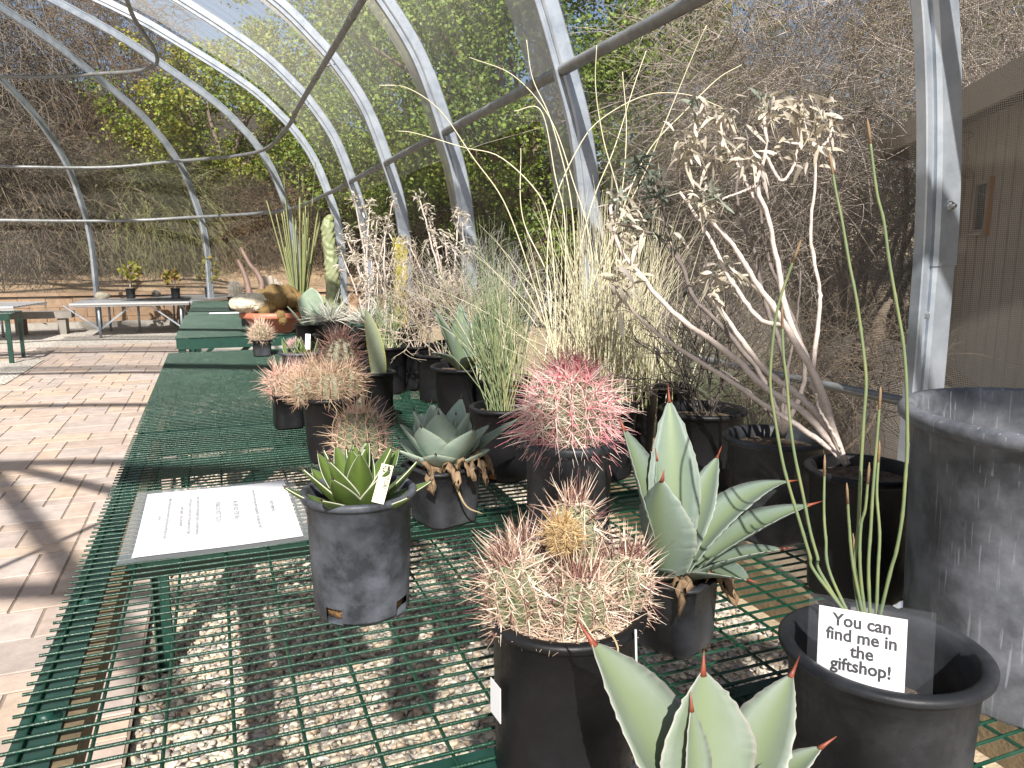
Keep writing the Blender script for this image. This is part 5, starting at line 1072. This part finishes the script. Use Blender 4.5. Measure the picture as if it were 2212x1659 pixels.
# yellow slab
M['yellow'] = mat('yellow_plastic', (.42,.37,.07), .5, noise=(.30,.26,.05), nscale=5)
p, zf = far_pot('yellow_post', 'bright yellow flat post in a black pot among the dry white twigs', 'post', 868, 7.7, .16, .18, .30)
mb = MB(); mb.box((0, 0, zf+.21), (.066, .03, .44), np.array([[.97, -.25, 0], [.25, .97, 0], [0, 0, 1]])); mb.box((-.05, .01, zf+.06), (.05, .025, .16)); o = mb.build('post', M['yellow'], p, False); bv = o.modifiers.new('bevel', 'BEVEL'); bv.width = .006; bv.segments = 2
# dead white shrubs
def dead_shrub(label, u, dist, tipsV, r=.0055, zc=1.80):
    p, zf = far_pot('potted_shrub', label, 'potted shrub', u, dist, .15, .18, .33, fill=.9); loc = np.array(p.location); ends = []; ax = []
    for (a, b, dd) in tipsV:
        e = at(a, b, (dist+dd)*S)-loc; s0 = np.array([rng.normal(0, .012), rng.normal(0, .012), zf]); mid = s0*.45+e*.55+np.array([(e-s0)[0]*-.12, 0, -.02])+rng.normal(0, .012, 3)
        mb = MB(); P = spline([s0, mid, e], 20); P[2:-1] += rng.normal(0, .0015, (17, 3)); mb.tube(P, np.linspace(r, r*.45, 20), 6); mb.build('stem', M['stem_white'], p); ends.append(e); ax.append(unit(e-mid)*.5)
        for _ in range(2): ends.append(P[rng.integers(12, 19)]+rng.normal(0, .02, 3)); ax.append(unit(rng.normal(size=3))*.3)
    curled_leaves(ends, 24, .030, .011, CREAM, -.1, .19, ax).build('withered_leaves', M['leaf_cream'], p)
dead_shrub('dead white shrub with drooping papery tufts behind the white rosettes', 800, 7.3, [(765,425,0),(800,432,.1),(745,505,-.1),(762,535,0),(830,520,.1),(775,480,.2),(850,432,0),(735,540,0),(815,470,-.2)])
dead_shrub('twiggy dead white shrub, shorter, left of the yellow post', 835, 6.9, [(770,560,0),(800,520,.1),(830,490,0),(850,545,0),(815,585,-.1),(780,600,.1),(845,600,.1),(880,560,0)])
dead_shrub('dead white shrub with papery tufts right of the yellow post', 985, 6.0, [(905,425,0),(935,495,0),(990,455,0),(925,470,.2),(960,505,0),(1000,480,-.2),(880,520,.1),(1010,560,0)])
def thorn(label, u, dist, n, L, lev, m, lean=(0, 0), r=.0026, spread=.42, h0=.33):
    p, zf = far_pot('potted_shrub', label, 'potted shrub', u, dist, .15, .18, h0, fill=.9)
    branchy(p, [((rng.normal(0, .012), rng.normal(0, .012), zf), (lean[0]+rng.normal(0, .35), lean[1]+rng.normal(0, .35), 1)) for _ in range(n)], m, L=L, r=r, lev=lev, kids=3, spread=spread, up=.05, shrink=.72)
M['thorn'] = mat('pale_thorny_twig', (.56,.48,.38), .85, noise=(.38,.31,.24), nscale=30)
M['thorn_g'] = mat('grey_thorny_twig', (.40,.38,.36), .85, noise=(.30,.28,.26), nscale=30)
thorn('tangled pale thorny bush leaning left in front of the yellow post', 950, 5.3, 9, .115, 4, M['thorn'], (-.25, .05))
thorn('second tangled straw-coloured thorny bush left of the wiry grass', 1010, 4.95, 8, .11, 4, M['thorn'], (-.05, 0))
thorn('sprawling dry bush with bleached twigs between the yellow post and blue agave', 900, 5.8, 10, .125, 4, M['thorn'], (-.1, 0), .0022, .5)
thorn('bleached thin-twigged bush behind the agave with upright leaves', 1030, 5.6, 10, .14, 4, M['thorn_g'], (0, 0), .0022, .45)
thorn('lacy grey-white leafless bush rising behind the wiry grass', 1060, 4.9, 8, .15, 4, M['thorn_g'], (.05, 0), .0022)
p, zf = far_pot('potted_reeds', 'slim green reeds in a black pot beside the lacy white bush', 'potted grass', 1085, 4.2, .14, .17, .33); reeds(p, zf, 90, .42, .16, M['reed'], .0015, .03); reeds(p, zf, 50, .34, .2, M['straw'], .0014, .03)

# ================================================================== PAPERS AND TAGS
nx0 = [on_z(u, v, TZ+.001) for u, v in ((325, 1070), (620, 1040), (648, 1165), (277, 1215))]
cx = sum(nx0)/4; exn = unit((nx0[1]-nx0[0])+(nx0[2]-nx0[3])); Wn = (np.linalg.norm(nx0[1]-nx0[0])+np.linalg.norm(nx0[2]-nx0[3]))/2; Hn = (np.linalg.norm(nx0[3]-nx0[0])+np.linalg.norm(nx0[2]-nx0[1]))/2
nt_ = thing('paper_notice', 'laminated white notice lying on the bench headed North America', 'notice', (cx[0], cx[1], TZ+.0012), math.atan2(exn[1], exn[0]))
def wavy(w_, h_, z, amp):
    mb = MB(); X, Y = np.meshgrid(np.linspace(-w_/2, w_/2, 15), np.linspace(-h_/2, h_/2, 19), indexing='ij'); Z = z+amp*(np.sin(X*22+1)*np.cos(Y*15)+1)*.5+amp*1.6*np.clip((-Y-h_*.38)/(h_*.12), 0, 1)
    i, j = np.meshgrid(np.arange(14), np.arange(18), indexing='ij'); i = i.ravel(); j = j.ravel(); mb.add(np.stack([X, Y, Z], -1).reshape(-1, 3), np.stack([i*19+j, (i+1)*19+j, (i+1)*19+j+1, i*19+j+1], 1)); return mb
wavy(Wn+.040, Hn+.040, .0006, .0018).build('laminate', M['film'], nt_); wavy(Wn, Hn, .0012, .0018).build('paper', M['white'], nt_)
LN = [('North America', .098, .0125, 1), ('These North American plants were propagated by The Living Desert staff.', .068, .0092, 0), ('WE ARE NOT FOR SALE.', .030, .0125, 0), ('PLEASE DO NOT TOUCH.', -.002, .0125, 0),
      ('Learn to see the most of these beautiful plants in our North American', -.038, .0092, 0), ('return the area. You can find some of these species around Eagle', -.052, .0092, 0), ('Canyon, Jaguar, Coyote, and beyond.', -.066, .0092, 0), ('Most of these plants can be found for purchase at our gift shop on your', -.090, .0092, 0), ('way out.', -.104, .0092, 0)]
for ln, x, sz, ul in LN:
    t_ = text_mesh('lettering', ln, sz, M['ink_grey'], nt_, (x*Wn/.27, .012, .0042), rot=-math.pi/2, sx=.86, bold=.00006)
    if ul: mb = MB(); mb.box((x*Wn/.27-.008, .012, .0042), (.0007, .078, .0001)); mb.build('underline', M['ink_grey'], nt_, False)
# cream tag in the banded agave's pot
a_ = at(829, 1058, 1.975*S); mb = MB(); mb.box((0, 0, -.004), (.0155, .0008, .050)); tgo = mb.build('plant_tag', M['label'], None, False, a_+np.array([0, 0, .012])); tgo.rotation_euler = (R(-14), R(16), R(-16)); tag(tgo, 'cream plastic tag hand-lettered in ink, stuck in the banded agave pot', 'tag')
for k, (tx, dx) in enumerate((('S VICTORI', .003), ('NA', -.003))):
    t_ = text_mesh('lettering', tx, .0072, M['ink'], tgo, (dx, -.0006, .019 if k else .020), align='LEFT', sx=.9, bold=.00016); t_.rotation_euler = (R(90), R(90), 0)
# white strip label on the far bench
q = on_z(481, 677, TZ); mb = MB(); mb.box((0, 0, .004), (.27, .085, .006)); tag(mb.build('label_strip', M['white'], None, False, (q[0]+.03, q[1], TZ)), 'long white label strip lying on the far green bench', 'label')

# ================================================================== FAR END: SAPLINGS, ROCKS
SAP = ['sapling with yellow-green leaves, left one of the three on the aluminium bench', 'short bushy sapling, middle one of the three on the aluminium benches', 'sapling with rusty leaves nearest the green benches']
for k, (u, v, hh) in enumerate(((283, 647.5, .42), (380, 646.5, .32), (453, 645, .46))):
    q = on_z(u, v-3, ZA); p = thing('potted_sapling', SAP[k], 'potted tree', (q[0], q[1], ZA), 0, 'saplings on the aluminium benches')
    zf = make_pot(p, .135*S, .165*S, .33*S, M['pot_grey'], 28, .95)
    mb = MB(); mb.tube(spline([(0, 0, zf), (.01, 0, zf+hh*.4), (-.01+.02*k, 0, zf+hh*.9)], 12), np.linspace(.010, .003, 12), 6); lv = []
    for j in range(13): z = rng.uniform(.3, .95)*hh; d = rand_dirs(1)[0]*[.13, .13, .05]+[0, 0, .03]; mb.tube([(0, 0, zf+z), (0, 0, zf+z)+d], [.003, .0015], 4); lv.append(np.array([0, 0, zf+z])+d)
    mb.build('trunk', M['stem_white'], p); lv = np.array(lv); n = 110; c = lv[rng.integers(len(lv), size=n)]+rng.normal(0, .02, (n, 3)); L = rng.uniform(.05, .09, n)
    pal = np.array([(.24,.26,.035), (.19,.20,.03), (.30,.22,.06), (.20,.10,.04)][k % 2:(4 if k else 3)]); vv, ff = leaf_quads(c, rand_dirs(n), unit(rng.normal(size=(n, 3))+[0, -.8, .5]), L, L*.75); mb = MB(); mb.add(vv, ff, 0, np.repeat(pal[rng.integers(len(pal), size=n)], 4, 0)); mb.build('crown', M['leaf_green'], p, False)
q = on_z(222, 645, ZA); rock('stone', 'cream round stone on the long aluminium bench', 'rock', q[0], q[1], ZA, (.11, .09, .11), M['white_rock'])
q = on_z(339, 640, ZA); rock('stone', 'brown stone on the long aluminium bench between saplings', 'rock', q[0], q[1], ZA, (.08, .08, .10), M['rock_dark'])
M['slab_grey'] = mat('grey_slab', (.26,.235,.21), .9, noise=(.2,.18,.16), nscale=8)
sb = thing('stone_bench', 'low grey slab seat in front of the block wall at far left', 'bench', (*on_z(94, 722, 0)[:2], 0)); mb = MB(); mb.box((0, 0, .30), (.85, .35, .10)); mb.build('seat', M['slab_grey'], sb, False)
for x in (-.28, .28): mb = MB(); mb.box((x, 0, .125), (.11, .28, .25)); mb.build('leg', M['slab_grey'], sb, False)
